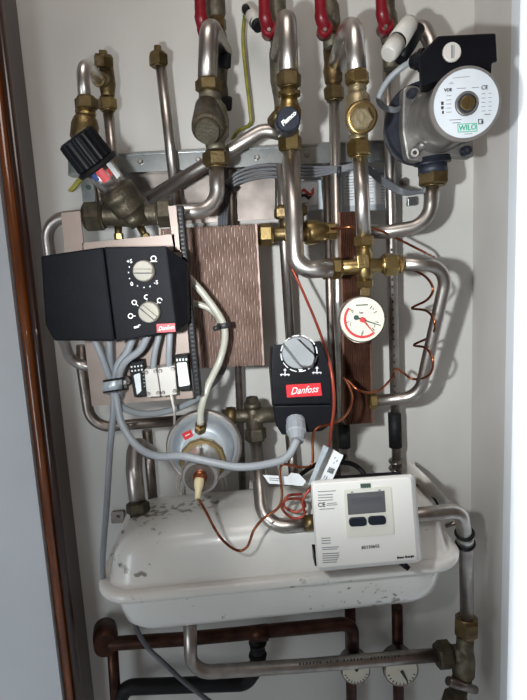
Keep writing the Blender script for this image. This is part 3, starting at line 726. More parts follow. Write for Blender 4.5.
# ------------------------------------------------------------------ diaphragm regulator
t = thing('pressure_regulator', 'round grey steel diaphragm with projecting cylinder above the white tank', 'regulator', (203, 450, .15))
disc(t, 'rear_shell', (204, 446, .165), .03, [(0, 46), (.4, 68), (1, 74)], 'steel_bright', 56)
disc(t, 'rim', (204, 447.5, .178), .012, [(0, 73), (.3, 76), (.8, 76), (1, 72)], 'steel_bright', 56)
disc(t, 'front_shell', (203.5, 452, .198), .024, [(0, 72), (.2, 68), (.35, 62), (.6, 60), (.8, 54), (1, 44)], 'foil', 56)
disc(t, 'amber_ring', (202.5, 462, .207), .008, [(0, 47), (.7, 47), (1, 45)], 'amber', 12, smooth=False)
disc(t, 'cylinder', (199.8, 477, .265), .062, [(0, 36), (.1, 38), (.9, 38), (.96, 37), (1, 35)], 'steel_bright', 48)
disc(t, 'front_plate', (199.5, 478, .2655), .003, [(0, 30), (1, 30)], 'steel_dark', 40)
disc(t, 'copper_collar', (199.5, 478.5, .272), .008, [(0, 14), (.6, 14), (1, 11)], 'copper', 24)
rev(t, 'cream_sleeve', (199.5, 478.5, .27), (197.5, 499, .285), [(0, 9), (.1, 10), (.45, 9), (.6, 6.5), (1, 5.5)], 'cream', 20)
rev(t, 'brass_nipple', (200, 430, .195), (201, 421, .215), [(0, 12), (.5, 12), (.55, 8), (1, 7)], 'brass', 6, smooth=False)
slab(t, 'red_tag', rect(187.5, 435, 9.5, 7, 27), .2005, .001, 'red_label')
marks(t, 'tag_mark', [rect(187.5, 435, 5, 1, 27)], .2012, 'white_mark')
cable('impulse_tube', [(200.5, 424, .213), (201, 410, .215), (208, 386, .21), (220, 360, .20), (225, 336, .20), (221, 319, .20), (205, 296, .20), (190, 279, .20), (182, 272, .20)], 7.5, 'clear_tube', 'milky impulse hose rising from the diaphragm across the ribbed exchanger', 'hose')
cable('impulse_tube', [(222, 330, .192), (218, 317, .19), (208, 308, .19), (194, 303, .19), (184, 302, .19)], 6.5, 'clear_tube', 'shorter milky hose joining at the zip tie on the ribbed exchanger', 'hose')
t = thing('zip_tie', 'black zip tie holding two milky hoses on the ribbed exchanger', 'zip tie', (221, 327, .205))
rev(t, 'band', (223.5, 322.5, .199), (224.5, 328, .199), [(0, 13), (.2, 14), (.8, 14), (1, 13)], 'tie')
rev(t, 'head', (219, 327, .21), (214, 329, .213), [(0, 5), (1, 5)], 'tie', 8)

# ------------------------------------------------------------------ middle fitting and pipes to meter
t = thing('bronze_valve_body', 'dark bronze valve body with cap left of the black actuator', 'valve', (254, 415, .13))
rev(t, 'cap', (252.5, 408, .13), (252, 397, .13), [(0, 17), (.5, 17), (.6, 14), (1, 11)], 'gunmetal')
rev(t, 'upright', (252.5, 404, .13), (255.5, 437, .13), [(0, 15), (.3, 17), (.7, 17), (1, 15)], 'gunmetal')
rev(t, 'arm', (222, 417, .13), (284, 414, .13), [(0, 15), (.2, 15), (.25, 13), (.45, 14), (.5, 18), (.7, 16), (1, 16)], 'gunmetal')
nut(t, (255, 428, .13), (256, 440, .13), 21, 'gunmetal', phase=.4)
rev(t, 'arm_collar', (226, 416, .13), (236, 415.5, .13), [(0, 17), (.5, 18), (1, 17)], 'brass_old')
t = thing('steel_pipe', 'steel pipe bending right from the bronze valve body toward the meter', 'pipe', (257, 440, .13))
pipe('tube', [(256, 438, .13), (263, 528, .205), (312, 523, .205)], 13, 'steel', rad=.035, parent=t)
rev(t, 'brass_socket', (304, 523.5, .205), (316, 522, .205), [(0, 16), (1, 16)], 'brass_old')
pipe('steel_pipe', [(290, 435, .06), (296, 500, .06)], 10, 'steel_dark', 'short dark steel pipe below the actuator gland')
t = thing('steel_pipe', 'steel pipe standing on the left end of the white tank', 'pipe', (137, 530, .1))
pipe('tube', [(150, 452, .05), (135, 443, .10), (134, 470, .12), (139, 516, .14)], 15, 'steel', rad=.02, parent=t)
nut(t, (137.5, 502, .135), (138.5, 513, .138), 22, 'gunmetal', phase=.4)
rev(t, 'rusty_thread', (138.5, 512, .138), (139.5, 523, .141), [(0, 17), (1, 17)], 'rust')
rev(t, 'white_collar', (139.4, 519, .14), (140.2, 528, .142), [(0, 20), (.5, 24), (1, 25)], 'enamel')
pipe('steel_pipe', [(147, 430, .05), (154, 512, .05)], 10, 'steel_dark', 'dark steel pipe standing just behind the pipe on the tank')

# ------------------------------------------------------------------ actuator
t = thing('valve_actuator', 'black valve actuator with grey rotary dial and red badge', 'actuator', (302, 390, .22))
H = .25
def loft_px(parent, name, layers, m_, bevel=.002):
    mb = MB()
    mb.ring_loft([[P(x_, y_, h_) for x_, y_ in pts] for pts, h_ in layers], False)
    o = link(name, mb, m_, parent)
    bv = o.modifiers.new('bevel', 'BEVEL'); bv.width = bevel; bv.segments = 3; bv.limit_method = 'ANGLE'; bv.angle_limit = R(25)
    return o
loft_px(t, 'upper_housing', [([(272, 345), (321, 341), (331, 366), (332, 404), (273, 405), (271, 370)], H), ([(270, 346), (318, 343), (328, 367), (330, 405), (272, 406), (269, 371)], H-.07)], 'black')
loft_px(t, 'lower_housing', [([(273, 405.5), (332, 404.5), (332, 424), (322, 431), (282, 435), (276, 425)], H-.006), ([(272, 402), (330, 401), (329, 421), (320, 427), (281, 430), (275, 422)], H-.07)], 'black')
mk = arcpoly(299, 353.5, 17.6, 18.6, 0, 360, 48); mk = [q for i, q in enumerate(mk) if i % 4 != 3]
marks(t, 'dial_ring', mk, H+.0004, 'white_mark')
dl = disc(t, 'dial', (298.5, 353, H+.010), .010, [(0, 32), (.5, 33), (1, 31)], 'dial_grey', 44)
loft_px(dl, 'grip', [(rounded([(283, 342), (296, 338), (315, 356), (312, 366), (302, 366)], 3, 3), H+.026), (rounded([(281, 344), (294, 339), (316, 358), (313, 368), (300, 368)], 3, 3), H+.008)], 'dial_grey', .001)
def cross_arrows(cx, cy):
    out = [rect(cx, cy, 1, 6), rect(cx, cy+1.6, 8, 1)]
    out += [[(cx-1.8, cy-2.6), (cx, cy-4.6), (cx+1.8, cy-2.6)], [(cx-3.6, cy+3.4), (cx-5, cy+1.4), (cx-2.8, cy+.6)], [(cx+3.6, cy+3.4), (cx+5, cy+1.4), (cx+2.8, cy+.6)]]
    return out
for q_ in (cross_arrows(285, 373), cross_arrows(317, 371), [[(298, 369), (303, 369), (300.5, 372)]]): marks(t, 'symbol', q_, H+.0004, 'white_mark')
slab(t, 'red_badge', [(286, 385), (320.5, 383), (322, 395.5), (287, 397.5)], H+.0012, .001, 'red_label')
text(t, 'badge_lettering', 'Danfoss', (304, 390.3, H+.0014), 10, 'white_mark', rot=2, shear=.45, bold=.08, squeeze=.85)
gl = rev(t, 'cable_gland', (295.5, 420, .245), (297, 441, .27), [(0, 19), (.15, 19), (.18, 16), (.25, 20), (.6, 20), (.65, 17), (1, 14)], 'cable', 12, smooth=False)

# ------------------------------------------------------------------ copper capillaries
cable('capillary', [(331, 229, .15), (352, 227, .17), (376, 229.5, .14), (396, 238, .12), (420, 250, .11), (434, 257, .05)], 2.6, 'copper', 'brown capillary running from the brass fitting to the right wall', 'capillary tube')
cable('capillary', [(414, 270, .12), (426, 277, .15), (433, 289, .17), (427, 300, .15), (412, 308, .12), (427, 311, .16), (435, 323, .18), (431, 336, .15), (414, 345, .12), (426, 348, .16), (433, 361, .18), (429, 375, .16), (413, 379, .13), (397, 369, .13), (392, 378, .14), (378, 391, .17), (360, 391, .19), (346, 379, .18)], 2.6, 'copper', 'loose coiled copper capillary at right inside the steel loop', 'capillary tube')
cable('capillary', [(344, 377, .18), (352, 395, .2), (348, 412, .22), (335, 423, .24), (319, 427, .25), (313, 436, .25), (312, 464, .25), (300, 467, .26), (281, 466, .27), (282, 495, .27), (278, 508, .27), (264, 518, .27), (254, 530, .27), (247, 547, .265), (236, 550, .265), (220, 537, .27), (206, 512, .28), (197.5, 497, .285)], 2.8, 'copper', 'copper capillary looping from the cream sleeve over the white tank', 'capillary tube')
cable('red_wire', [(289, 255, .13), (292, 268, .13), (304, 294, .14), (319, 330, .18), (330, 365, .252), (334, 400, .255), (331, 430, .24), (326, 462, .2), (312, 485, .21), (303, 500, .215), (304, 515, .215), (292, 518, .215), (282, 508, .215), (286, 500, .215), (300, 499, .21), (305, 506, .21), (296, 512, .21), (284, 506, .205), (288, 496, .20), (302, 494, .195)], 2.8, 'red_wire', 'thin red-brown impulse pipe passing right of the actuator to a small coil', 'capillary tube')
cable('green_yellow_wire', [(245, 11, .03), (243, 40, .03), (246, 75, .03), (250, 110, .03), (250, 124, .03), (238, 131, .05), (232, 140, .05)], 3.6, 'green_wire', 'green and yellow earth wire running down the white wall', 'wire')
t = thing('wall_plug', 'white tubular connector with black ends on the wall beside the earth wire', 'connector', (252, 17, .02))
rev(t, 'sleeve', (247, 9, .03), (257, 24, .05), [(0, 12), (.5, 13), (1, 13)], 'white_plastic')
rev(t, 'grommet', (245.5, 8, .036), (247, 11, .045), [(0, 8), (1, 8)], 'black_soft')
rev(t, 'cap', (255, 22, .047), (259, 27, .053), [(0, 13), (1, 12)], 'black_soft')
# cable bundle along the rail
G = 'grey cables bundled along the rail'
for i, (dy, m_, lb) in enumerate(((0, 'cable_dark', 'uppermost'), (4, 'cable_dark', 'second'), (8, 'cable_dark', 'third'), (12, 'cable_dark', 'lowest'))):
    cable('grey_cable', [(219+i*2.4, 340, .04), (219+i*2.4, 232, .045), (221+i*2.4, 205, .07), (226+i*1.8, 185+dy*.4, .08), (240, 171+dy*.95, .083), (268, 165+dy*1.0, .08), (300, 167+dy*.95, .075), (338, 167+dy*.4, .105), (362, 164+dy*.4, .11), (384, 179+dy*.5, .1), (404, 190+dy*.35, .1), (424, 192-dy*.2, .13), (437, 188-dy*1.0, .12), (446, 178-dy*1.0, .06)], 3.0, m_, '%s of the grey cables bundled along the steel rail' % lb, group=G)
t = thing('zip_tie', 'black zip tie around the grey bundle at its left bend', 'zip tie', (228, 190, .09))
rev(t, 'band', (228, 188, .08), (231, 184, .081), [(0, 14), (1, 14)], 'tie')
t = thing('zip_tie', 'black zip tie around the grey bundle beside the upright steel pipe', 'zip tie', (340, 185, .1))
rev(t, 'band', (337, 171.5, .105), (341, 171.5, .106), [(0, 10), (1, 10)], 'tie')
cable('black_cable', [(345, 455, .09), (338, 464, .1), (318, 464, .1), (300, 475, .08), (285, 488, .05)], 4.5, 'black_soft', 'black cable arcing behind the silver foil tag')
cable('black_cable', [(334, 462, .1), (352, 464, .12), (364, 474, .13), (368, 490, .13)], 5, 'black_soft', 'black cable curving down behind the white meter')
cable('black_cable', [(396, 470, .06), (408, 480, .08), (420, 486, .1), (432, 496, .1), (440, 508, .1)], 2.4, 'black_soft', 'thin black cable curving from the clamp to the pipe right of the meter')
for i, (dx, dy) in enumerate(((0, 0), (4, 5))):
    cable('white_wire', [(184+dx, 466, .06), (177+dx, 480+dy, .06), (180+dx, 494+dy, .06), (196, 500+dy, .06), (214-dx, 500+dy, .06), (226-dx, 490+dy, .06), (224-dx, 472, .06)], 2, 'cable_white', '%s loop of thin white wire behind the projecting cylinder' % ('outer' if i == 0 else 'inner'), 'wire', 'loops of white wire behind the cylinder')

# ------------------------------------------------------------------ foil tag, paper tag
t = thing('foil_tag', 'silver folded foil tag with barcode standing above the meter', 'tag', (318, 480, .24))
slab(t, 'left_fold', [(323.5, 445), (331, 449), (316, 484), (308, 485)], .262, .0012, 'foil')
slab(t, 'ridge', [(329, 447.5), (333, 450), (317, 485), (313, 485)], .266, .0035, 'galv')
slab(t, 'label_face', [(333, 449.5), (343.5, 455.5), (331, 483), (317.5, 486)], .263, .0012, 'paper')
bar = []
for i in range(7):
    x_, y_ = 327.6+i*.9, 471-i*.0+.1
    bar.append(rect(328.5+i*.85, 469.5+i*.35, .5, 5.5, -25))
marks(t, 'barcode', bar, .2636, 'ink'); marks(t, 'print', [rect(326.5, 478, 3.6, 1, 60), rect(324.5, 477, 3.6, .8, 60), rect(335, 458, 2.4, .8, 40), rect(337, 461, 2.4, .8, 40), rect(334, 463, 1.6, .8, 40)], .2636, 'ink_grey')
t = thing('paper_tag', 'white paper flag tag beside the silver foil tag', 'tag', (285, 480, .24))
slab(t, 'flag', [(263, 475), (288, 476.5), (291, 473), (299, 474), (306, 481), (303, 486), (269, 483.5)], .258, .001, 'paper')
marks(t, 'print', [rect(275, 478.4, 12, .7, -4), rect(274, 480.3, 9, .7, -4)], .2584, 'ink_grey')

# ------------------------------------------------------------------ meter
t = thing('heat_meter', 'white heat meter with grey display and two dark oval buttons', 'meter', (365, 525, .28))
H = .30
OUT = rounded([(310.5, 481), (413, 474), (420, 562), (317, 571.5)], 4, 5)
loft_px(t, 'housing', [([(x_, y_) for x_, y_ in rounded([(312.5, 484), (411, 477.5), (417, 559), (319, 568)], 4, 5)], H), (OUT, H-.006), (rounded([(310.5, 480.5), (415, 473.5), (422, 561), (317.5, 571)], 4, 5), H-.035)], 'meter', .001)
slab(t, 'back_box', rounded([(316, 487), (409, 480), (414, 556), (321, 564)], 4), H-.036, .03, 'black', .002)
slab(t, 'inset_panel', rounded([(343.5, 490), (391, 486.5), (394.5, 534.5), (347, 538)], 3), H+.0012, .001, 'meter_inset')
dsp = slab(t, 'display', [(347, 494), (384.5, 491), (385.8, 512), (348.3, 515)], H+.002, .001, 'lcd')
dg = []
for i in range(8):
    x_ = 353+i*4; y_ = 501.5-i*.3
    for a in (rect(x_, y_-2.6, 2.2, .6, 4), rect(x_, y_, 2.2, .6, 4), rect(x_, y_+2.6, 2.2, .6, 4), rect(x_-1.3, y_-1.3, .6, 2.2, 4), rect(x_+1.3, y_+1.3, .6, 2.2, 4), rect(x_+1.3, y_-1.3, .6, 2.2, 4)): dg.append(a)
marks(dsp, 'digits', dg, H+.0023, 'lcd_seg')
for cx_, cy_ in ((358, 522.3), (377.3, 520.8)):
    slab(t, 'button', rounded(rect(cx_, cy_, 17.6, 8.6, 3.5), 4.2, 6), H+.004, .003, 'navy', .0006)
slab(t, 'sensor_window', rect(365.6, 486, 10, 4.4, 3.5), H+.0013, .001, 'green_win')
marks(t, 'window_teeth', [rect(361.8+i*2.4, 488.6-i*.1, 1.1, 1.2, 3.5) for i in range(4)], H+.002, 'white_mark')
marks(t, 'notch', [rect(352.2, 492.3, 2.6, 1.2, 3.5), rect(379.5, 490.3, 2.6, 1.2, 3.5)], H+.0018, 'ink_grey')
text(t, 'lettering', '80330602', (370.5, 547, H+.0004), 4.6, 'ink', rot=2, bold=.03)
text(t, 'lettering', 'Eneco Energie', (405.5, 557, H+.0004), 3.5, 'ink', rot=2.5, bold=.12, squeeze=.85)
text(t, 'lettering', 'CE', (321.5, 505, H+.0004), 6.4, 'ink', rot=1, bold=.06)
pr = []
for y_, wd in ((491.8, 18), (495.4, 15), (498, 15), (500.8, 15)): pr.append(rect(318+wd/2, y_-.5, wd, .7, 3))
pr += [rect(332, 503.2, 10, .6, 3), rect(332, 505, 11, .6, 3), rect(327, 509, 15, .7, 3)]
for y_, wd in ((538.5, 9), (541, 9), (543.6, 9), (547.6, 17), (549.6, 15), (553.8, 17), (556, 17), (558.2, 16), (560.4, 15), (562.6, 14)): pr.append(rect(321.5+(y_-540)*.06+wd/2, y_-.3, wd, .65, 3))
marks(t, 'small_print', pr[:7], H+.0004, 'ink_grey'); marks(t, 'small_print', pr[7:], H+.0004, 'ink_grey')
slab(t, 'side_latch', [(314, 553), (318, 553), (319, 566), (315, 566)], H-.034, .02, 'black')
rev(t, 'foot_tab', (401, 562, H-.02), (409, 569, H-.015), [(0, 7), (1, 5)], 'black')

# ------------------------------------------------------------------ pipe right of the meter
t = thing('steel_pipe', 'steel pipe turning down right of the meter through two black rings', 'pipe', (420, 512, .14))
pipe('tube', [(385, 519, .20), (461, 510, .175), (466, 545, .14), (467, 622, .12)], 15.5, 'steel', rad=.03, parent=t)
rev(t, 'black_ring', (464.5, 531, .152), (464.8, 535, .149), [(0, 17), (.5, 20), (1, 17)], 'black_soft')
rev(t, 'black_ring', (465.2, 541, .143), (465.5, 545, .140), [(0, 17), (.5, 20), (1, 17)], 'black_soft')
rev(t, 'silver_band', (464.8, 534, .150), (465.2, 542, .143), [(0, 16.5), (1, 16.5)], 'steel_bright')
o = pipe('wire_link', [(446, 526, .13), (457, 522, .14)], 4, 'steel_dark', 'tiny dark link sticking out under the pipe bend right of the meter', 'wire')
# pale shell behind the meter
t = thing('plastic_shell', 'pale grey curved plastic shell propped behind the right side of meter', 'shell', (430, 490, .08))
mb = MB(); rings = []
for i in range(9):
    f_ = i/8; x0_, y0_ = 407+f_*44, 459+f_*f_*10+f_*34; hh = .085+.03*math.sin(f_*PI)
    a = P(x0_, y0_, hh); b_ = P(x0_-4+f_*2, y0_+30-f_*22, hh-.03)
    rings.append([a+(b_-a)*u+Vector((0, -math.sin(u*PI)*.012, 0)) for u in (0, .15, .3, .45, .6, .75, .9, 1)] + [a+(b_-a)*u+Vector((0, -math.sin(u*PI)*.012+.003, 0)) for u in (1, .9, .75, .6, .45, .3, .15, 0)])
mb.ring_loft(rings, True); link('shell', mb, 'white_plastic', t)

# ------------------------------------------------------------------ tank
t = thing('expansion_tank', 'white enamelled rectangular expansion tank with rounded corners and rust specks', 'tank', (275, 600, .1))
zf = P(275, 583, .22).z; x0 = P(106, 585, .15).x; x1 = P(451, 568, .15).x; yb, yf = -.035, -.222
def rr(inset, z_, rad, front_extra=0, left_extra=0):
    a, b_, c, d = x0+inset+left_extra, x1-inset, yf+inset+front_extra, yb-inset
    rad = max(.004, min(rad, (b_-a)/2.1, (d-c)/2.1)); pts = []
    for cx_, cy_, a0 in ((b_-rad, d-rad, 0), (a+rad, d-rad, 90), (a+rad, c+rad, 180), (b_-rad, c+rad, 270)):
        for j in range(9):
            an = R(a0+90*j/8); pts.append((cx_+rad*math.cos(an), cy_+rad*math.sin(an)))
    rot = R(1.6); mx_, my_ = (x0+x1)/2, (yf+yb)/2
    return [Vector((mx_+(x_-mx_)*math.cos(rot)-(y_-my_)*math.sin(rot), my_+(x_-mx_)*math.sin(rot)+(y_-my_)*math.cos(rot), z_ + (x_-mx_)*.012)) for x_, y_ in pts]
def shell(name, prof, m_='enamel'):
    mb = MB(); mb.ring_loft([rr(i_, zf+z_, r_) for z_, i_, r_ in prof], True); return link(name, mb, m_, t)
shell('lower_shell', [(-.080, .070, .02), (-.078, .055, .03), (-.072, .038, .035), (-.060, .027, .04), (-.04, .021, .045), (-.02, .018, .045), (-.004, .017, .045)])
shell('rim', [(-.007, .014, .04), (-.009, .006, .045), (-.0085, .002, .048), (-.004, 0, .05), (.001, .0, .05), (.0045, .003, .047), (.0055, .008, .045), (.0045, .013, .04), (.004, .02, .036)])
shell('upper_shell', [(.002, .010, .04), (.006, .014, .038), (.014, .017, .036), (.028, .019, .036), (.044, .022, .036), (.056, .027, .036), (.065, .035, .034), (.071, .046, .03), (.074, .060, .02), (.075, .072, .01)])

# ------------------------------------------------------------------ bottom pipework
t = thing('copper_pipe', 'dark copper pipe with elbow running under the tank from left', 'pipe', (107, 640, .05))
pipe('tube', [(106, 628, .03), (105, 644, .06), (184, 639, .06), (300, 628, .06), (352, 623, .06), (353, 650, .05)], 13, 'copper_dark', rad=.02, parent=t)
rev(t, 'elbow', (105, 628, .02), (106, 646, .07), [(0, 22), (.5, 24), (1, 22)], 'copper_dark')
rev(t, 'tee', (250, 634, .06), (268, 632, .06), [(0, 16), (1, 16)], 'copper_dark')
pipe('copper_pipe', [(112, 640, .05), (117, 720, .05)], 11, 'copper_dark', 'upright dark copper pipe at the lower left corner')
t = thing('insulated_pipe', 'black insulated pipe bending under the tank at lower left', 'pipe', (160, 685, .04))
pipe('tube', [(114, 712, .05), (126, 687, .05), (246, 683, .04), (259, 664, .045), (256, 634, .05)], 15, 'black_soft', rad=.02, parent=t)
for y_ in (642, 655, 664):
    rev(t, 'collar', (257.5, y_-3, .047), (258, y_+3, .047), [(0, 16), (.5, 18.5), (1, 16)], 'black_soft')
t = thing('steel_pipe', 'long horizontal steel pipe along the bottom below the tank', 'pipe', (300, 666, .12))
pipe('tube', [(190, 622, .12), (191, 673, .12), (300, 666, .12), (442, 654.5, .12)], 13.5, 'steel', rad=.03, parent=t, seg=20)
mbp = MB()
for i in range(30):
    x_ = 300+i*3.4; 
    if random.random() < .7: c = P(x_, 664-(x_-300)*.08, .133); mbp.box(c, Vector((.0011, 0, 0)), Vector((0, .0006, 0)), Vector((0, 0, .0016)))
link('print', mbp, 'ink', t)
for i, (px_, lb) in enumerate(((350, 'dark copper pipe rising behind the left small bottom gauge'), (397, 'dark copper pipe rising behind the right small bottom gauge'))):
    pipe('copper_pipe', [(px_, 606, .025), (px_+2, 730, .025)], 11, 'copper_dark', lb, group='dark copper risers behind the bottom gauges')
t = thing('valve_fitting', 'dark brass angle fitting with union nuts at lower right', 'fitting', (463, 655, .12))
nut(t, (466.5, 618, .12), (466, 634, .12), 24, 'brass_old', phase=.4)
rev(t, 'body', (465.5, 633, .12), (463, 678, .12), [(0, 17), (.35, 17), (.45, 19), (.6, 22), (.9, 22), (1, 14)], 'gunmetal_light')
rev(t, 'arm', (452, 654.5, .12), (465, 653, .12), [(0, 18), (1, 18)], 'gunmetal_light')
nut(t, (437, 655, .12), (450, 654, .12), 27, 'gunmetal', phase=.2)
rev(t, 'outlet', (463, 676, .12), (452, 710, .13), [(0, 18), (.2, 20), (.25, 16), (.5, 18), (.6, 24), (1, 24)], 'gunmetal')
rev(t, 'lever_cap', (448, 681, .14), (476, 690, .13), [(0, 9), (.3, 11), (1, 8)], 'steel_dark', 8)
for (gx_, gy_, d_, lb, na) in ((356, 671.5, 30, 'small round gauge hanging half hidden behind bottom pipe, left one', 60), (401.5, 671, 36, 'larger small gauge behind bottom pipe near lower right', -60)):
    t = thing('thermometer', lb, 'gauge', (gx_, gy_, .06), 'small gauges behind the bottom pipe')
    disc(t, 'case', (gx_, gy_, .075), .03, [(0, d_*.9), (.8, d_), (1, d_*.97)], 'steel_dark', 36)
    dd = disc(t, 'dial', (gx_, gy_, .076), .002, [(0, d_*.88), (1, d_*.88)], 'gauge_face', 36)
    tk = []
    for a in range(200, 345, 16): tk += arcpoly(gx_, gy_, d_*.34, d_*.4, a-2, a+2, 1)
    marks(t, 'tick', tk, .0764, 'ink')
    q = (gx_+d_*.36*math.cos(R(na)), gy_-d_*.36*math.sin(R(na)))
    marks(t, 'needle', [needle((gx_, gy_), q, 1.6, .5)], .0775, 'ink')
cable('grey_cable', [(133, 618, .05), (140, 636, .07), (150, 650, .09), (165, 664, .1), (182, 680, .1), (205, 698, .1), (225, 712, .1)], 5, 'cable_dark', 'dark grey cable running diagonally below the tank to lower edge')

# ------------------------------------------------------------------ pump
t = thing('circulation_pump', 'grey circulation pump with round silver label and black terminal box', 'pump', (435, 130, .1))
# wet-end casting behind the flange
disc(t, 'volute', (428, 122, .125), .065, [(0, 50), (.3, 72), (.8, 84), (1, 80)], 'dark_cast', 40)
FL = rounded([(404, 92), (424, 82), (470, 112), (476, 155), (470, 160), (408, 163), (402, 158)], 7, 4)
slab(t, 'flange', rounded([(403, 86), (416, 84), (473, 128), (475, 158), (446, 156), (432, 163), (407, 160), (402, 130)], 6, 4), .145, .018, 'pump_cast', .003)
rev(t, 'motor', (437, 122, .14), P(466, 104, .25)+Vector((0, .0, 0)), [(0, 64), (.12, 60), (.2, 57), (.86, 54), (.9, 59), (1, 59)], 'pump_paint', 64)
ax0, ax1 = P(437, 122, .14), P(466, 104, .25); axd = (ax1-ax0).normalized()
def onface(dx, dy, off=0):   # point on the label plane
    base = P(466+dx, 104+dy, .25); k_ = (ax1-base).dot(axd); r_ = (base-CAM).normalized(); return base + r_*(k_/r_.dot(axd)) + axd*off
def facemarks(name, items, off, m_, parent=t):
    mb = MB()
    for it_ in items:
        pts = [onface(x_-466, y_-104, off) for x_, y_ in it_]
        nrm_ = (pts[1]-pts[0]).cross(pts[2]-pts[1])
        if nrm_.dot(axd) < 0: pts.reverse()
        mb.prism(pts, -axd, .0004)
    return link(name, mb, m_, parent)
kf = mpp(466, 104, .25)
def facedisc(name, d0, off0, off1, m_, d1=None, parent=t, seg=48, smooth=True, phase=0):
    return link(name, MB().lathe(ax1+axd*off0, ax1+axd*off1, [(0, d0*kf/2), (.7, d0*kf/2), (1, (d1 or d0)*kf/2)], seg, phase, smooth), m_, parent)
facedisc('label_plate', 64, -.001, .0012, 'pump_label')
facedisc('centre_ring', 23, 0, .004, 'pump_cast', 21)
facedisc('recess', 18, 0, .0045, 'dark_cast')
facedisc('vent_screw', 14.5, 0, .0075, 'brass', 13, seg=32)
facemarks('screw_slot', [rect(466, 104, 11, 1.2, 70)], .0079, 'brass_old')
O = .0014
def facetext(s_, cx_, cy_, size, m_, bold=0, sq=1):
    cu = bpy.data.curves.new('lettering', 'FONT'); cu.body = s_; cu.size = size*kf; cu.align_x = 'CENTER'; cu.align_y = 'CENTER'; cu.offset = bold*kf; cu.extrude = .0002; cu.resolution_u = 3
    tt = bpy.data.objects.new('x', cu); me = bpy.data.meshes.new_from_object(tt); bpy.data.objects.remove(tt)
    X = Vector((1, 0, .02)); X = (X-axd*X.dot(axd)).normalized(); Y = axd.cross(X)
    L = onface(cx_-466, cy_-104, O+.0004)
    for v in me.vertices: v.co = X*v.co.x*sq + Y*v.co.y + axd*v.co.z
    me.materials.clear(); me.materials.append(M[m_])
    o_ = bpy.data.objects.new('lettering', me); COL.objects.link(o_); o_.parent = t; o_.location = L-wloc(t)
facetext('WILO', 467, 128, 7, 'wilo', .12, .95)
facemarks('wilo_frame', [rect(467, 124, 19, .7, 3), rect(467, 131.8, 19, .7, 3), rect(457.6, 128, .7, 8.2, 3), rect(476.4, 127.6, .7, 8.2, 3)], O, 'wilo')
facetext('CE', 484, 88, 5.5, 'ink', .05)
facetext('VDE', 447.5, 90.5, 4, 'ink', .12)
fm = []
for i in range(5):
    fm += [rect(448.5, 96+i*4.1, 5, .6, 3), rect(483, 94+i*4.3, 4, .6, 3), rect(489.5, 93.5+i*4.3, 3, .6, 3)]
fm += [rect(461, 77.5, 17, .5, 6), rect(461, 88.6, 9, .7, 3), rect(475, 87.8, 7, .7, 3), rect(455, 120, 12, .8, 3), rect(456, 123, 8, .8, 3), rect(468, 134, 8, .6, 3), rect(487, 114.5, 6, 1, 3)]
fm += [rect(451, 84, 5, .5), rect(451, 82.5, 3, .5)]
facemarks('print', fm, O, 'ink_grey')
facemarks('icon', [rect(442, 103.5, 2.6, 3.4), rect(442, 108, 2.6, 3), rect(442.6, 112.6, 1.8, 3)], O, 'ink')
facemarks('icon', [rect(480.5, 119.5, 5, .8, 3), rect(480.5, 124, 5, .8, 3), rect(478.2, 121.8, .8, 5, 3), rect(482, 121.8, 2, 3, 3)], O, 'ink')
for (x_, y_, m_) in ((413, 92, 'dark_cast'), (415, 152.5, 'steel_bright'), (467, 150, 'navy')):
    disc(t, 'bolt', (x_, y_, .155), .014, [(0, 9.5), (.8, 9.5), (1, 8)], m_, 24)
    disc(t, 'bolt_socket', (x_, y_, .1556), .002, [(0, 4.5), (1, 4.5)], 'ink', 6, smooth=False)
for (a, b_) in (((414, 95), (432, 103)), ((416, 150), (428, 140))):
    rev(t, 'rib', (a[0], a[1], .146), (b_[0], b_[1], .155), [(0, 8), (1, 12)], 'pump_cast', 12)
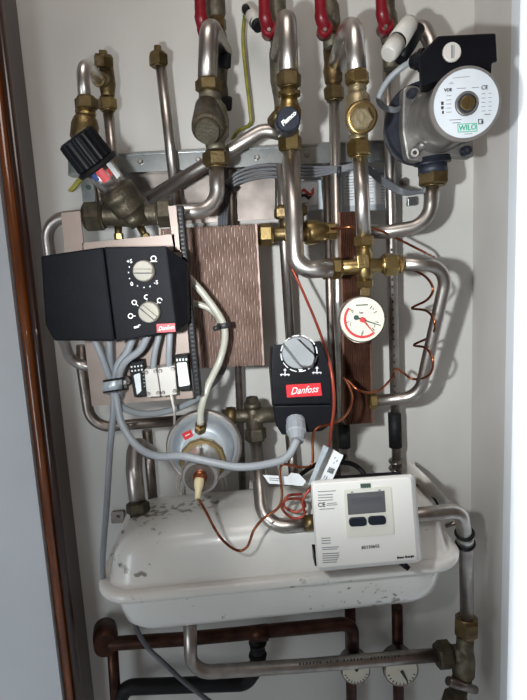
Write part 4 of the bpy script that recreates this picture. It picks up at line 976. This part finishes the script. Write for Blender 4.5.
# terminal box
tb = loft_px(t, 'terminal_box', [([(438, 36), (496, 33), (497.5, 62), (492, 63), (491.5, 76), (478, 76), (440, 80), (420, 87), (418, 56)], .245), ([(436, 38), (488, 36), (489, 62), (485, 63), (484, 76), (478, 82), (440, 92), (420, 93), (418, 56)], .175)], 'black', .002)
disc(t, 'white_cap', (452.5, 51.5, .248), .005, [(0, 19), (.7, 19), (1, 17)], 'white_plastic', 32)
marks(t, 'cap_slot', [rect(452, 51.5, 1.6, 13), rect(454, 51.5, .8, 13)], .2484, 'ink_grey')
rev(t, 'cable_gland', (424, 60, .22), (411, 62, .21), [(0, 22), (.3, 22), (.35, 17), (.6, 17), (1, 12)], 'black', 12, smooth=False)
rev(t, 'lower_socket', (432, 158, .13), (433, 174, .13), [(0, 36), (.35, 36), (.4, 28), (1, 29)], 'dark_cast', 20)
nut(t, (433, 172, .13), (433, 185, .13), 30, 'brass_old', name='union_nut', phase=.3)
pipe('steel_pipe', [(432, 184, .13), (429, 225, .13), (386, 232, .12), (352, 231, .09)], 14, 'steel', 'steel pipe curving from under the pump back to the left', rad=.032, seg=20)
cable('grey_cable', [(413, 62, .21), (404, 66, .2), (390, 78, .19), (381, 92, .18), (379, 100, .175), (384, 107, .165), (394, 110, .15), (402, 108, .12)], 6, 'cable', 'grey pump cable looping left behind the pump')
# thermostat head at top right
t = thing('radiator_thermostat', 'white tilted thermostat head with black band beside the pump', 'thermostat', (400, 40, .13))
A, B = P(410, 23, .13), P(388, 55, .16); kk = mpp(400, 40, .15)
revw(t, 'head', A, A+(B-A)*.58, [(0, 17), (.15, 19.5), (1, 20)], 'white_plastic')
revw(t, 'band', A+(B-A)*.57, A+(B-A)*.64, [(0, 19), (1, 19)], 'black')
revw(t, 'cap', A+(B-A)*.62, B, [(0, 19), (.5, 19), (.85, 18), (1, 14)], 'white_plastic')
revw(t, 'black_cylinder', P(419, 28, .125), P(400, 60, .14), [(0, 13), (.5, 15), (1, 13)], 'black')  # plain black barrel along the right side of the head
pipe('steel_bend', [(402, 50, .08), (420, 20, .10), (432, 45, .12), (431, 90, .12)], 15, 'steel', 'steel bend rising behind the pump and white thermostat head', rad=.03)
